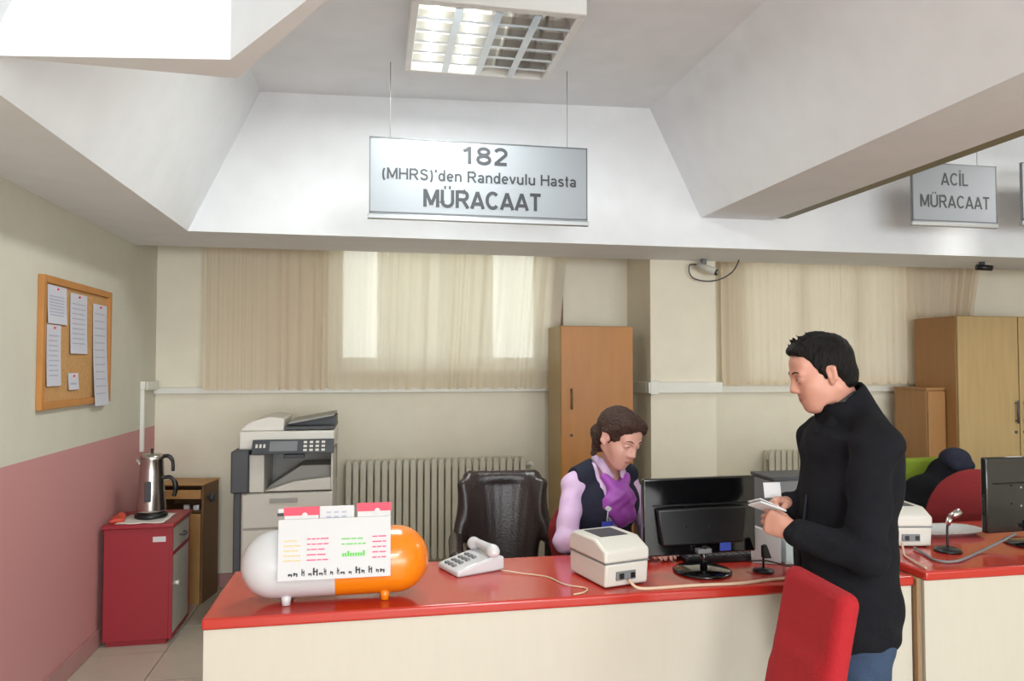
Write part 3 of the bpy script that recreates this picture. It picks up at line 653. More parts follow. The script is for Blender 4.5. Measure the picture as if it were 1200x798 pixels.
#================================================================= COPIER
X0, X1, Y0, Y1 = -.81, -.235, 4.60, 5.20
t = thing('photocopier', 'large grey office photocopier standing by the back wall', 'photocopier', (-.52, 4.9, 0))
MB().box(X0+.0, X0+.045, Y0+.02, Y1, .10, 1.07).build('side_column', 'dark_grey', t, bevel=.008)
MB().box(X0-.012, X0+.09, Y0-.01, Y0+.3, .84, 1.09).build('side_cover', 'dark_grey', t, bevel=.01)
MB().box(X0+.045, X1, Y0+.02, Y1, .05, .835).build('body', 'copier_grey', t, bevel=.006)
for i, (za, zb) in enumerate(((.10, .27), (.28, .45), (.46, .62), (.63, .83))):
    d = MB().box(X0+.055, X1-.004, Y0, Y0+.022, za, zb).build('paper_drawer', 'copier_grey', t, bevel=.005)
    MB().box(-.60, -.44, Y0-.008, Y0+.002, zb-.05, zb-.025).build('handle', 'copier_mid_grey', d, bevel=.003)
MB().box(X0+.09, X0+.175, Y0+.01, Y1, .84, 1.065).build('left_pillar', 'copier_grey', t, bevel=.005)
MB().box(X0+.175, X1, Y0+.38, Y1, .84, 1.065).build('rear_housing', 'copier_mid_grey', t, bevel=.005)
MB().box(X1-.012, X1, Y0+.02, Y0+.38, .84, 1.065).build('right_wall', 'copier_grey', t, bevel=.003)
MB().prism([(X0+.175, .845), (X1-.012, .845), (X1-.012, .985), (-.43, .985), (-.60, .875)], Y0+.10, Y0+.36, 'y').build('output_tray', 'copier_mid_grey', t, bevel=.004)
MB().prism([(X0+.175, .845), (X1-.012, .845), (X1-.012, .92), (X0+.35, .90)], Y0+.01, Y0+.10, 'y').build('tray_lip', 'copier_grey', t, bevel=.004)
MB().prism([(Y0-.055, 1.075), (Y0+.03, 1.065), (Y0+.05, 1.15), (Y0-.0, 1.155)], X0+.11, X1+.005, 'x').build('control_panel', 'dark_grey', t, bevel=.004)
cp = bpy.data.objects['control_panel']
def on_panel(xa, xb, za, zb, nm, m, par):   # thin plate lying on the sloping control panel face
    f0 = lambda z: Y0-.055+(z-1.075)*(.055/.08)-.001
    MB().add([(xa, f0(za)-.003, za), (xb, f0(za)-.003, za), (xb, f0(zb)-.003, zb), (xa, f0(zb)-.003, zb), (xa, f0(za)+.002, za), (xb, f0(za)+.002, za), (xb, f0(zb)+.002, zb), (xa, f0(zb)+.002, zb)],
             [(0, 1, 2, 3), (0, 4, 5, 1), (1, 5, 6, 2), (2, 6, 7, 3), (3, 7, 4, 0)]).build(nm, m, par)
on_panel(-.60, -.44, 1.09, 1.145, 'display', 'mid_grey', cp)
for i in range(4):
    for j in range(3): on_panel(-.405+i*.035, -.385+i*.035, 1.088+j*.022, 1.10+j*.022, 'button', 'light_plastic', cp)
for i in range(3): on_panel(-.68+i*.022, -.668+i*.022, 1.11, 1.13, 'button', 'light_plastic', cp)
MB().box(-.52, -.40, Y0-.03, Y0+.02, 1.045, 1.068).build('panel_bracket', 'dark_grey', t, bevel=.003)
MB().box(X0+.02, X1+.005, Y0+.05, Y1, 1.09, 1.20).build('scanner', 'light_plastic', t, bevel=.012)
MB().prism([(X0+.03, 1.20), (X0+.28, 1.20), (X0+.28, 1.275), (X0+.19, 1.285), (X0+.09, 1.26), (X0+.03, 1.215)], Y0+.08, Y1-.05, 'y').build('document_feeder', 'light_plastic', t, bevel=.012)
MB().prism([(-.53, 1.205), (X1+.005, 1.205), (X1+.005, 1.225), (-.53, 1.225)], Y0+.07, Y1-.06, 'y').build('feeder_bed', 'dark_grey', t, bevel=.003)
MB().prism([(-.51, 1.235), (X1, 1.285), (X1, 1.297), (-.51, 1.25)], Y0+.12, Y1-.08, 'y').build('feeder_tray', 'copier_mid_grey', t, bevel=.003)
MB().prism([(-.52, 1.225), (X1+.004, 1.225), (X1+.004, 1.28), (-.52, 1.235)], Y0+.20, Y1-.10, 'y').build('feeder_body', 'dark_grey', t)
for cx in (X0+.10, X1-.06):
    for cy in (Y0+.08, Y1-.08): MB().cyl((cx-.015, cy, .03), (cx+.015, cy, .03), .03).box(cx-.012, cx+.012, cy-.012, cy+.012, .03, .06).build('castor', 'black_plastic', t)

#================================================================= COUNTERS
def counter(name, label, x0, x1, y0, y1, z0, z1, legs):
    t = thing(name, label, 'desk', (x0, y0, 0))
    MB().box(x0, x1, y0, y1, z0, z1).build('desk_top', 'red_top', t, bevel=.008, seg=3)
    MB().box(x0+.004, x1-.004, y0+.012, y0+.03, 0, z0).build('front_panel', 'panel_cream', t, bevel=.002)
    for x in legs: MB().box(x, x+.018, y0+.03, y1-.03, 0, z0).build('side_panel', 'panel_cream', t, bevel=.002)
    return t
counter('reception_desk', 'long red-topped reception desk with a cream front panel', -.503, 1.935, 2.37, 2.90, .80, .835, (-.499, .55, 1.91))
counter('reception_desk', 'second red-topped desk with cream front at the right edge', 1.952, 4.6, 2.335, 3.05, .825, .86, (1.956, 3.2, 4.58))
tag(MB().box(1.9355, 1.9515, 2.36, 2.42, 0, .83).build('wooden_post', 'post_wood', bevel=.002), 'thin brown wooden post filling the gap between the two desks', 'post')
TZ = .835; TZ2 = .86

# --- capsule with leaflets
cx, cy, cz, r = -.112, 2.51, .955, .108
t = thing('capsule_holder', 'giant white and orange capsule-shaped holder on four feet on the desk', 'holder', (cx, cy, TZ))
def half(sgn): return [(r*math.cos(a), sgn*(.193+r*math.sin(a))) for a in [PI/2*i/12 for i in range(13)]]
MB().lathe((cx, cy, cz), [(r, 0.0)]+half(-1), axis='x').build('white_half', 'white_plastic', t)
MB().lathe((cx, cy, cz), [(r+.001, -.002), (r+.001, .0)]+half(1), axis='x').build('orange_half', 'orange_plastic', t)
for sx, m in ((-1, 'white_plastic'), (1, 'orange_plastic')):
    for sy in (-1, 1): MB().cyl((cx+sx*.155, cy+sy*.05, TZ), (cx+sx*.155, cy+sy*.045, cz-.085), .013, .017, n=14).build('foot', m, t)
def plate(mb, xa, xb, za, zb, y=0.0, th=.002): return mb.box(xa, xb, y-th/2, y+th/2, za, zb)
# leaflet card: leans back against the capsule
t = thing('leaflet_card', 'white card printed in pink, green and yellow leaning on the capsule', 'card', (-.113, 2.374, .935))
t.rotation_euler = (-0.12, 0.0, 0)
plate(MB(), -.172, .172, 0, .185, 0, .003).build('card', 'paper_white', t, local=True, bevel=.0008)
pr = MB()
def dashes(mb, xa, xb, z0, n, dz, h=.0035, jit=.015):
    for i in range(n):
        x = xa
        while x < xb-.01:
            w = random.uniform(.008, .03); w = min(w, xb-x); mb.box(x, x+w, -.0032, -.0016, z0-i*dz, z0-i*dz+h); x += w+.003
        xb2 = xb
dashes(pr, -.085, -.02, .122, 5, .016); pr.build('pink_print', 'ink_pink', t, local=True)
pr = MB(); dashes(pr, .115, .158, .122, 5, .016); pr.build('pink_print', 'ink_pink', t, local=True)
pr = MB(); dashes(pr, -.155, -.105, .118, 5, .015); pr.build('yellow_print', 'ink_yellow', t, local=True)
pr = MB(); dashes(pr, .02, .095, .118, 2, .016)
for i in range(9): pr.box(.022+i*.008, .028+i*.008, -.0032, -.0016, .066, .076+random.choice((0, 0, .006, .014)))
pr.build('green_print', 'ink_green', t, local=True)
pr = MB()
xs = -.14
while xs < .15:
    w = random.uniform(.006, .016); hh = random.choice((.006, .01, .02, .022)); pr.box(xs, xs+w*.35, -.0032, -.0016, .014, .014+hh); pr.box(xs, xs+w, -.0032, -.0016, .014+hh*.4, .014+hh*.4+.004)
    pr.box(xs+w*.7, xs+w, -.0032, -.0016, .012, .012+hh*.9); xs += w+random.choice((.004, .004, .012))
pr.build('dark_print', 'ink_dark', t, local=True)
for nm, lb, xa, xb, za, zb, yy, m in (('leaflet', 'left leaflet with a pink header behind the printed card', -.155, -.052, .02, .222, .005, 'tab_pink'), ('leaflet', 'plain white leaflet standing between the two pink-headed ones', -.048, .058, .03, .222, .008, None), ('leaflet', 'right leaflet with a pink header behind the printed card', .068, .172, .02, .228, .005, 'tab_pink')):
    q = thing(nm, lb, 'leaflet', (-.113, 2.374, .935), group=None); q.rotation_euler = (-0.12, 0, 0)
    plate(MB(), xa, xb, za, zb, yy).build('sheet', 'paper_white', q, local=True)
    if m:
        plate(MB(), xa-.002, xb+.002, zb-.026, zb, yy-.0005, .004).build('header', m, q, local=True)
        MB().cyl(((xa+xb)/2+.01, yy-.006, zb-.026), ((xa+xb)/2+.01, yy-.0025, zb-.026), .009, n=14).build('emblem', 'paper_white', q, local=True)
    else:
        p2 = MB()
        for i in range(3):
            for j in range(3): p2.box(xa+.02+i*.024, xa+.034+i*.024, yy-.003, yy-.001, zb-.022-j*.014, zb-.017-j*.014)
        p2.build('print', 'ink', q, local=True)
t = thing('bulldog_clip', 'small white clip with a dark tip left of the left pink header', 'clip', (-.283, 2.42, 1.13))
MB().box(-.287, -.255, 2.405, 2.412, 1.138, 1.150).build('clip', 'paper_white', t); MB().box(-.29, -.27, 2.404, 2.413, 1.128, 1.137).build('tip', 'black_plastic', t)

# --- telephone
t = thing('telephone', 'white desk telephone between the capsule and the label printer', 'telephone', (.365, 2.77, TZ), rotz=math.radians(22))
MB().prism([(-.10, 0), (.10, 0), (.10, .05), (.06, .058), (-.10, .022)], -.085, .075, 'y').build('base', 'white_plastic', t, bevel=.008, local=True)
b = MB()
for i in range(4):
    for j in range(3): pass
for i in range(4):
    for j in range(3):
        x = -.088+.028*i; zz = .026+.225*(x+.10)
        MB().box(x, x+.016, -.03+.028*j, -.014+.028*j, zz-.006, zz+.004).build('key', 'mid_grey', t, local=True, bevel=.001)
sculpt('handset', [cap((.055, -.075, .082), (.055, .07, .082), .015, .015), ell((.055, -.075, .070), (.024, .028, .020), k=.02), ell((.055, .07, .070), (.024, .028, .020), k=.02)], .004, 'white_plastic', t)
pts = smooth_path([(.47, 2.70, TZ+.008), (.54, 2.66, TZ+.004), (.62, 2.60, TZ+.004), (.66, 2.50, TZ+.004), (.72, 2.44, TZ+.005), (.70, 2.40, TZ+.004), (.66, 2.385, TZ+.004)])
tag(MB().tube(pts, .0025, n=6).build('phone_cord', 'cable_cream'), 'thin beige telephone cord lying on the red desk', 'cord')

# --- label printers
def label_printer(label, loc, rz, s=1.0, hh=.17):
    t = thing('label_printer', label, 'printer', loc, rotz=rz)
    w, d, h = .098*s, .135*s, hh
    MB().prism([(-d*.93, 0), (d, 0), (d, h*.52), (-d, h*.52)], -w*.96, w*.96, 'x').build('lower_case', 'light_plastic', t, bevel=.009*s, seg=3, local=True)
    MB().prism([(-d, h*.53), (d, h*.53), (d, h*.88), (d*.75, h), (-d*.45, h), (-d, h*.80)], -w, w, 'x').build('lid', 'light_plastic', t, bevel=.010*s, seg=3, local=True)
    MB().box(-w*.62, w*.62, -d*.35, d*.6, h*.995, h*1.012).build('window', 'dark_grey', t, bevel=.002, local=True)
    MB().box(-w*.5, w*.35, -d*1.015, -d*.9, h*.15, h*.34).build('socket_panel', 'mid_grey', t, local=True)
    for sx in (-.38, .12): MB().box(w*sx, w*(sx+.2), -d*1.03, -d*.95, h*.18, h*.3).build('socket', 'black_plastic', t, local=True)
    MB().box(-w*.98, w*.98, -d*.99, d*.98, h*.515, h*.535).build('seam', 'mid_grey', t, local=True)
    for sx in (-1, 1):
        for sy in (-1, 1): MB().cyl((sx*w*.75, sy*d*.75, -.004), (sx*w*.75, sy*d*.75, .004), .008, n=10).build('foot', 'black_plastic', t, local=True)
    return t
label_printer('light grey label printer on the desk in front of the seated woman', (.838, 2.56, TZ+.004), math.radians(14), .93, .155)
label_printer('white label printer behind the standing man near the desk gap', (2.175, 2.76, TZ2+.004), math.radians(-10), .86, .15)
pts = smooth_path([(.868, 2.425, TZ+.03), (.89, 2.40, TZ+.008), (.96, 2.395, TZ+.005), (1.10, 2.40, TZ+.005), (1.25, 2.392, TZ+.005), (1.38, 2.41, TZ+.005), (1.50, 2.42, TZ+.005), (1.62, 2.46, TZ+.006)])
tag(MB().tube(pts, .0055, n=8).build('printer_cable', 'cable_cream'), 'beige cable running from the label printer along the desk edge', 'cable')

# --- monitors
def monitor(label, loc, rz, w=.455, h=.285, zb=.06, bulge=True):
    t = thing('monitor', label, 'monitor', loc, rotz=rz)
    MB().box(-w/2, w/2, 0, .028, zb, zb+h).build('case', 'black_gloss', t, bevel=.006, local=True)
    # back bulge, seen from the hall
    if bulge: MB().prism([(-w*.36, zb+.04), (w*.36, zb+.04), (w*.40, zb+h*.62), (-w*.40, zb+h*.62)], -.022, .002, 'y').build('back_cover', 'black_plastic', t, bevel=.008, local=True)
    MB().box(-w*.42, w*.42, -.006, .002, zb+h*.64, zb+h*.66).build('ridge', 'black_plastic', t, bevel=.002, local=True)
    MB().box(-w/2+.012, w/2-.012, .0275, .0285, zb+.014, zb+h-.012).build('screen', 'dark_grey', t, local=True)
    for sx in (-.05, .05):
        for sz in (.10, .20): MB().cyl((sx-.02, -.0235, zb+h*.12+sz*.75), (sx-.02, -.021, zb+h*.12+sz*.75), .004, n=10).build('screw', 'chrome', t, local=True)
    MB().box(-.028, .028, -.035, -.005, zb+.01, zb+.028).build('bracket', 'mid_grey', t, bevel=.003, local=True)
    MB().cyl((0, -.022, .01), (0, -.022, zb+.04), .014, .012).build('neck', 'black_gloss', t, local=True)
    MB().lathe((0, -.01, 0), [(0, .0), (.105, .0), (.108, .004), (.10, .009), (.03, .016), (0, .016)], n=40).build('base', 'black_gloss', t, local=True)
    return t
mn = monitor('black computer monitor seen from behind beside the seated woman', (1.205, 2.58, TZ+.001), math.radians(2))
MB().box(.065, .11, -.0255, -.022, .075, .105).build('sticker', 'blue_screen', mn, local=True)['label'] = 'blue and white sticker'
monitor('black computer monitor cut off by the right edge of the photo', (2.69, 2.62, TZ2+.001), math.radians(3), .44, .31, .05, False)
t = thing('keyboard', 'black keyboard behind the stand of the nearer monitor', 'keyboard', (1.17, 2.75, TZ))
MB().box(1.19, 1.53, 2.67, 2.81, TZ, TZ+.022).build('base', 'black_plastic', t, bevel=.004)
for r_ in range(5):
    for c_ in range(12): MB().box(1.20+c_*.0275, 1.222+c_*.0275, 2.675+r_*.027, 2.697+r_*.027, TZ+.022, TZ+.028).build('key', 'dark_grey', t)
# --- things right of the monitor
t = thing('computer_tower', 'dark grey computer case standing behind the monitor and the man\'s hands', 'computer', (1.68, 2.81, TZ))
MB().box(1.585, 1.80, 2.72, 2.89, TZ, 1.135).build('case', 'mid_grey', t, bevel=.005)
MB().box(1.58, 1.805, 2.715, 2.895, 1.135, 1.15).build('top_cover', 'dark_grey', t, bevel=.003)
for i in range(4): MB().box(1.60, 1.70, 2.717, 2.722, .90+.03*i, .912+.03*i).build('vent', 'dark_grey', t)
t = thing('carton', 'white carton leaning at the right of the monitor', 'box', (1.50, 2.64, TZ), rotz=math.radians(-20))
MB().prism([(-.05, 0), (.055, 0), (.055, .105), (-.05, .145)], -.02, .02, 'y').build('box', 'paper_white', t, bevel=.002, local=True)
t = thing('carton', 'small pale blue box with a dark dot beside the white carton', 'box', (1.60, 2.62, TZ), rotz=math.radians(-5))
MB().box(-.035, .035, -.025, .025, 0, .13).build('box', 'carton', t, bevel=.002, local=True); MB().cyl((.012, -.0265, .055), (.012, -.024, .055), .008, n=12).build('dot', 'ink_dark', t, local=True)
t = thing('desk_microphone', 'short black stand with a wedge-shaped head right of the monitor', 'stand', (1.43, 2.53, TZ))
MB().lathe((1.43, 2.53, TZ), [(0, 0), (.038, 0), (.038, .006), (.01, .012), (0, .012)]).build('base', 'black_plastic', t)
MB().cyl((1.43, 2.53, TZ+.01), (1.43, 2.53, TZ+.09), .004).build('stem', 'black_plastic', t)
MB().prism([(1.425, TZ+.05), (1.46, TZ+.048), (1.44, TZ+.10), (1.425, TZ+.095)], 2.52, 2.54, 'y').build('head', 'black_plastic', t, bevel=.003)
MB_ = smooth_path([(1.40, 2.60, TZ+.02), (1.46, 2.56, TZ+.03), (1.53, 2.53, TZ+.015), (1.62, 2.55, TZ+.006), (1.72, 2.56, TZ+.006)])
tag(MB().tube(MB_, .003, n=6).build('black_cable', 'black_plastic'), 'thin black cable crossing the desk by the man\'s hands', 'cable')
# --- right desk things
t = thing('desk_microphone', 'black gooseneck microphone with a silver head on the right desk', 'microphone', (2.25, 2.57, TZ2))
MB().lathe((2.25, 2.57, TZ2), [(0, 0), (.05, 0), (.05, .008), (.035, .016), (0, .018)]).build('base', 'black_plastic', t)
MB().tube(smooth_path([(2.25, 2.57, TZ2+.015), (2.25, 2.57, TZ2+.09), (2.255, 2.565, TZ2+.125), (2.275, 2.56, TZ2+.14)]), .0045).build('stem', 'black_plastic', t)
MB().cyl((2.252, 2.57, TZ2+.105), (2.262, 2.568, TZ2+.135), .009, .011).cyl((2.262, 2.568, TZ2+.135), (2.30, 2.56, TZ2+.158), .012, .015).build('head', 'chrome', t)
t = thing('serving_tray', 'white rounded tray lying on the right desk beside the monitor', 'tray', (2.46, 2.84, TZ2))
def oval(rx, ry, z, n=40, p=2.6): return [(2.46+rx*math.copysign(abs(math.cos(2*PI*i/n))**(2/p), math.cos(2*PI*i/n)), 2.85+ry*math.copysign(abs(math.sin(2*PI*i/n))**(2/p), math.sin(2*PI*i/n)), z) for i in range(n)]
m = MB(); rings = [oval(.15, .07, TZ2), oval(.19, .10, TZ2+.02), oval(.195, .105, TZ2+.022), oval(.185, .095, TZ2+.02), oval(.15, .07, TZ2+.006)]
n = 40; m.add([p for r_ in rings for p in r_], [(j*n+i, j*n+(i+1) % n, (j+1)*n+(i+1) % n, (j+1)*n+i) for j in range(4) for i in range(n)]+[tuple(range(n)), tuple(range(4*n, 5*n))], True)
m.build('tray', 'white_plastic', t)
pts = smooth_path([(2.14, 2.62, TZ2+.008), (2.12, 2.55, TZ2+.006), (2.09, 2.44, TZ2+.006), (2.16, 2.42, TZ2+.006), (2.35, 2.52, TZ2+.006), (2.50, 2.57, TZ2+.03), (2.60, 2.60, TZ2+.05)])
tag(MB().tube(pts, .005, n=8).build('grey_cable', 'mid_grey'), 'grey cable curving over the right desk to the monitor', 'cable')
pts = smooth_path([(2.10, 2.64, TZ2+.03), (2.06, 2.58, TZ2+.008), (2.02, 2.52, TZ2+.006), (1.99, 2.42, TZ2+.006), (1.975, 2.36, TZ2+.005)])
tag(MB().tube(pts, .004, n=8).build('white_cable', 'cable_cream'), 'pale cable running from the white label printer to the desk gap', 'cable')

#================================================================= CHAIRS
def star_base(t, m='black_plastic', seat_z=.42):
    MB().cyl((0, 0, .09), (0, 0, seat_z-.02), .025).build('column', m, t, local=True)
    for i in range(5):
        a = 2*PI*i/5+.3; c, s_ = math.cos(a), math.sin(a)
        l = MB().tube([(0, 0, .11), (.14*c, .14*s_, .10), (.27*c, .27*s_, .075)], [.022, .018, .014]).build('leg', m, t, local=True)
        MB().cyl((.27*c-.012*s_, .27*s_+.012*c, .028), (.27*c+.012*s_, .27*s_-.012*c, .028), .028, n=14).build('castor', m, l, local=True)
# black leather armchair, facing the camera (-Y)
t = thing('office_armchair', 'black leather low-backed armchair behind the desk, empty', 'chair', (.665, 3.66, 0), rotz=math.radians(-4))
star_base(t)
sculpt('seat', [rbx((0, -.05, .47), (.24, .25, .06), .05), rbx((0, -.05, .51), (.20, .22, .04), .035, k=.03)], .012, 'leather', t)
bk = [rbx((0, .215, .80), (.19, .028, .235), .028, rotm((-.14, 0, 0)), k=.02)]
for i in range(9):
    u = -1+i/4; bk.append(rbx((u*.175, .215-.05*u*u, .78), (.035, .030, .225), .028, rotm((-.14, u*.10, -u*.5)), k=.03))
bk += [cap((-.17, .225, 1.005), (.17, .225, 1.005), .024, k=.03), cap((-.175, .215, 1.0), (-.235, .13, .70), .030, .034, k=.03), cap((.175, .215, 1.0), (.235, .13, .70), .030, .034, k=.03)]
sculpt('backrest', bk, .009, 'leather', t)
for s_ in (-1, 1): sculpt('armrest', [cap((s_*.245, .13, .71), (s_*.255, -.18, .68), .034, .036), cap((s_*.255, -.18, .68), (s_*.25, -.17, .50), .034, .03), cap((s_*.25, .12, .69), (s_*.245, .13, .48), .036, .032)], .009, 'leather', t)
def fabric_chair(label, loc, rz, m, w=.23, top=1.0, zb=.58, seat_z=.45, rnd=True, lean=-.12):
    t = thing('office_chair', label, 'chair', loc, rotz=rz)
    star_base(t, seat_z=seat_z)
    sculpt('seat', [rbx((0, 0, seat_z), (w, .22, .045), .04)], .012, m, t)
    cz = (top+zb)/2; hz = (top-zb)/2
    pr = [rbx((0, .22, cz), (w, .032, hz), .03, rotm((lean, 0, 0)))]
    if rnd: pr = [ell((0, .22, cz), (w, .04, hz*1.02), rotm((lean, 0, 0))), rbx((0, .215, cz-hz*.35), (w*.92, .032, hz*.6), .03, rotm((lean, 0, 0)), k=.04)]
    sculpt('backrest', pr, .010, m, t)
    MB().tube([(0, .08, seat_z-.03), (0, .26, seat_z-.01), (0, .27, cz-.05)], .018).build('back_support', 'black_plastic', t, local=True)
    return t
fabric_chair('dark red fabric chair just showing behind the orange end of the capsule', (.03, 3.35, 0), math.radians(5), 'dark_red_fabric', .24, .80, .45, .40)
fabric_chair('dark red fabric chair the seated woman sits on', (1.0, 3.20, 0), math.radians(-8), 'dark_red_fabric', .20, .98, .62, .50)
fabric_chair('dark red round-backed chair behind the right desk', (3.20, 3.25, 0), math.radians(-10), 'dark_red_fabric', .30, 1.03, .45, .45)
fabric_chair('olive green chair with dark clothing over it, behind the right desk', (3.50, 4.05, 0), math.radians(4), 'green_fabric', .28, .99, .50, .45, rnd=False)
# clothing on the green chair
rng = random.Random(4)
pr = [ell((3.50, 4.13, .80), (.20, .10, .11)), ell((3.62, 4.14, .90), (.12, .09, .11), k=.05), ell((3.36, 4.12, .72), (.16, .10, .07), k=.05), ell((3.68, 4.08, .70), (.10, .09, .16), k=.05), ell((3.30, 4.08, .66), (.12, .1, .05), k=.04)]
for i in range(10): pr.append(ell((3.32+.38*rng.random(), 4.04+.03*rng.random(), .64+.2*rng.random()), (.05, .03, .04), k=.03))
tag(sculpt('black_jacket', pr, .010, 'black_cloth'), 'crumpled black jacket heaped over the green chair', 'jacket')
pr = [ell((3.655, 4.10, 1.0), (.095, .09, .075)), cap((3.60, 4.04, .965), (3.71, 4.04, .965), .03, k=.02)]
tag(sculpt('dark_cap', pr, .008, 'navy_cloth'), 'rounded dark navy bag resting on top of the black jacket', 'bag')
# red chair in the foreground, facing left, beside the man
t = thing('visitor_chair', 'bright red fabric chair in the foreground in front of the standing man', 'chair', (.85, 1.75, 0), rotz=math.radians(-90-4))
star_base(t)
sculpt('seat', [rbx((0, -.02, .46), (.23, .22, .045), .04)], .010, 'red_fabric', t)
pr = [rbx((0, .245, .82), (.145, .03, .235), .028, rotm((-.20, 0, 0))), rbx((0, .228, .74), (.115, .03, .14), .028, rotm((-.20, 0, 0)), k=.03)]
pr.append(rbx((0, .228, .70), (.145, .03, .11), .028, rotm((-.20, 0, 0)), k=.03))
sculpt('backrest', pr, .007, 'red_fabric', t)
MB().tube([(0, .08, .43), (0, .25, .44), (0, .265, .66)], .018).build('back_support', 'black_plastic', t, local=True)

#================================================================= PEOPLE
def head_prims(f=False):
    w = .86 if f else 1.0; jr = .017 if f else .022
    P = [ell((-.012, 0, .028), (.098, .076, .092)), ell((.03, 0, -.03), (.06, .058*w, .085), k=.03),
         cap((-.02, .048*w, -.055), (.055, .018*w, -.102), jr, jr, k=.03), cap((-.02, -.048*w, -.055), (.055, -.018*w, -.102), jr, jr, k=.03),
         ell((.068, 0, -.103), (.018, .018*w, .016), k=.02), ell((.052, .034, -.035), (.03, .026, .028), k=.04), ell((.052, -.034, -.035), (.03, .026, .028), k=.04), ell((.066, 0, -.070), (.020, .032, .032), k=.035),
         ell((.066, 0, .045), (.026, .055, .04), k=.03),
         cap((.082, .042, .020), (.091, .012, .018), .009, .010, k=.018), cap((.082, -.042, .020), (.091, -.012, .018), .009, .010, k=.018),
         cap((.090, 0, .012), (.110, 0, -.030), .008, .012, k=.016), ell((.100, .012, -.036), (.012, .009, .008), k=.010), ell((.100, -.012, -.036), (.012, .009, .008), k=.010)]
    for s in (1, -1):
        P.append(ell((.098, s*.033, .002), (.014, .018, .011), k=.014, op='s'))
        P.append(ell((.082, s*.033, .001), (.014, .016, .012), k=.006))
        P += [cap((-.004, s*.076, .018), (-.016, s*.086, .012), .008, .006, k=.012), cap((-.016, s*.086, .012), (-.014, s*.084, -.022), .007, .006, k=.008), cap((-.014, s*.084, -.022), (.0, s*.076, -.035), .006, .007, k=.010), ell((-.002, s*.077, -.008), (.012, .006, .022), k=.010)]
    P += [cap((.086, .018, -.066), (.091, 0, -.062), .005, .006, k=.010), cap((.086, -.018, -.066), (.091, 0, -.062), .005, .006, k=.010), cap((.086, .014, -.077), (.086, -.014, -.077), .008, k=.010)]
    return P
def head_frame(c, yaw, pitch, roll=0.0, s=1.0):
    return np.array(Matrix.Rotation(yaw, 3, 'Z') @ Matrix.Rotation(pitch, 3, 'Y') @ Matrix.Rotation(roll, 3, 'X')), np.array(c, float), s
def face_parts(parent, hf, brow='hair_black', lipc='lips'):
    from mathutils.bvhtree import BVHTree
    R, c, s = hf; me = parent.data; off = np.array(ORG.get(parent.name, (0, 0, 0)))
    bvh = BVHTree.FromPolygons([tuple(v.co) for v in me.vertices], [tuple(p.vertices) for p in me.polygons])
    fwd = Vector(R @ np.array([1.0, 0, 0]))
    def on(y, z, lift=.0):
        """point of the face surface in front of (y, z), lifted by a little"""
        o = Vector(R @ (np.array([.16, y, z])*s)+c-off); h = bvh.ray_cast(o, -fwd)
        p = h[0] if h[0] is not None else o-fwd*.06
        return tuple(np.array(p+h[1]*0+fwd*lift)+off)
    def patch(name, m, top, bot, lift, n=10, rows=3):
        vs = []; 
        for i in range(n+1):
            t_ = i/n; (y0, z0), (y1, z1) = top(t_), bot(t_)
            for j in range(rows+1):
                u = j/rows; l = lift*math.sin(PI*min(max(u, .02), .98))*math.sin(PI*min(max(t_, .04), .96))+.0003
                vs.append(on(y0+(y1-y0)*u, z0+(z1-z0)*u, l))
        w = rows+1
        MB().add(vs, [(i*w+j, i*w+j+1, (i+1)*w+j+1, (i+1)*w+j) for i in range(n) for j in range(rows)], True).build(name, m, parent)
    for sg in (1, -1):
        ey = lambda t_, h: (sg*(.033+.0145*(2*t_-1)), -.0015+h*math.sin(PI*t_))
        patch('eye', 'eye_white', lambda t_: ey(t_, .0022), lambda t_: ey(t_, -.0030), .0015)
        patch('iris', 'hair_black', lambda t_: (sg*.033+.0042*(2*t_-1), -.0010+.0014*math.sin(PI*t_)), lambda t_: (sg*.033+.0042*(2*t_-1), -.0015-.0032*math.sin(PI*t_)), .0022, 8, 3)
        MB().tube([on(*ey(t_, .0028), .0008) for t_ in (0, .25, .5, .75, 1)], [.0008, .0013, .0015, .0013, .0008], n=6).build('eyelash', 'hair_black', parent)
        MB().tube([on(sg*(.015+.037*t_), .0225+.0065*math.sin(PI*min(1, t_*.85+.05)), .0) for t_ in (0, .2, .4, .6, .8, 1)], [.0016, .0026, .0028, .0026, .0020, .0010], n=6).build('eyebrow', brow, parent)
    mw = .022
    patch('upper_lip', lipc, lambda t_: ((2*t_-1)*mw, -.0695+.0055*math.sin(PI*t_)-.0012*math.exp(-((t_-.5)/.08)**2)), lambda t_: ((2*t_-1)*mw, -.0695), .0016)
    patch('lower_lip', lipc, lambda t_: ((2*t_-1)*mw*.95, -.0702), lambda t_: ((2*t_-1)*mw*.95, -.0702-.0065*math.sin(PI*t_)), .0020)
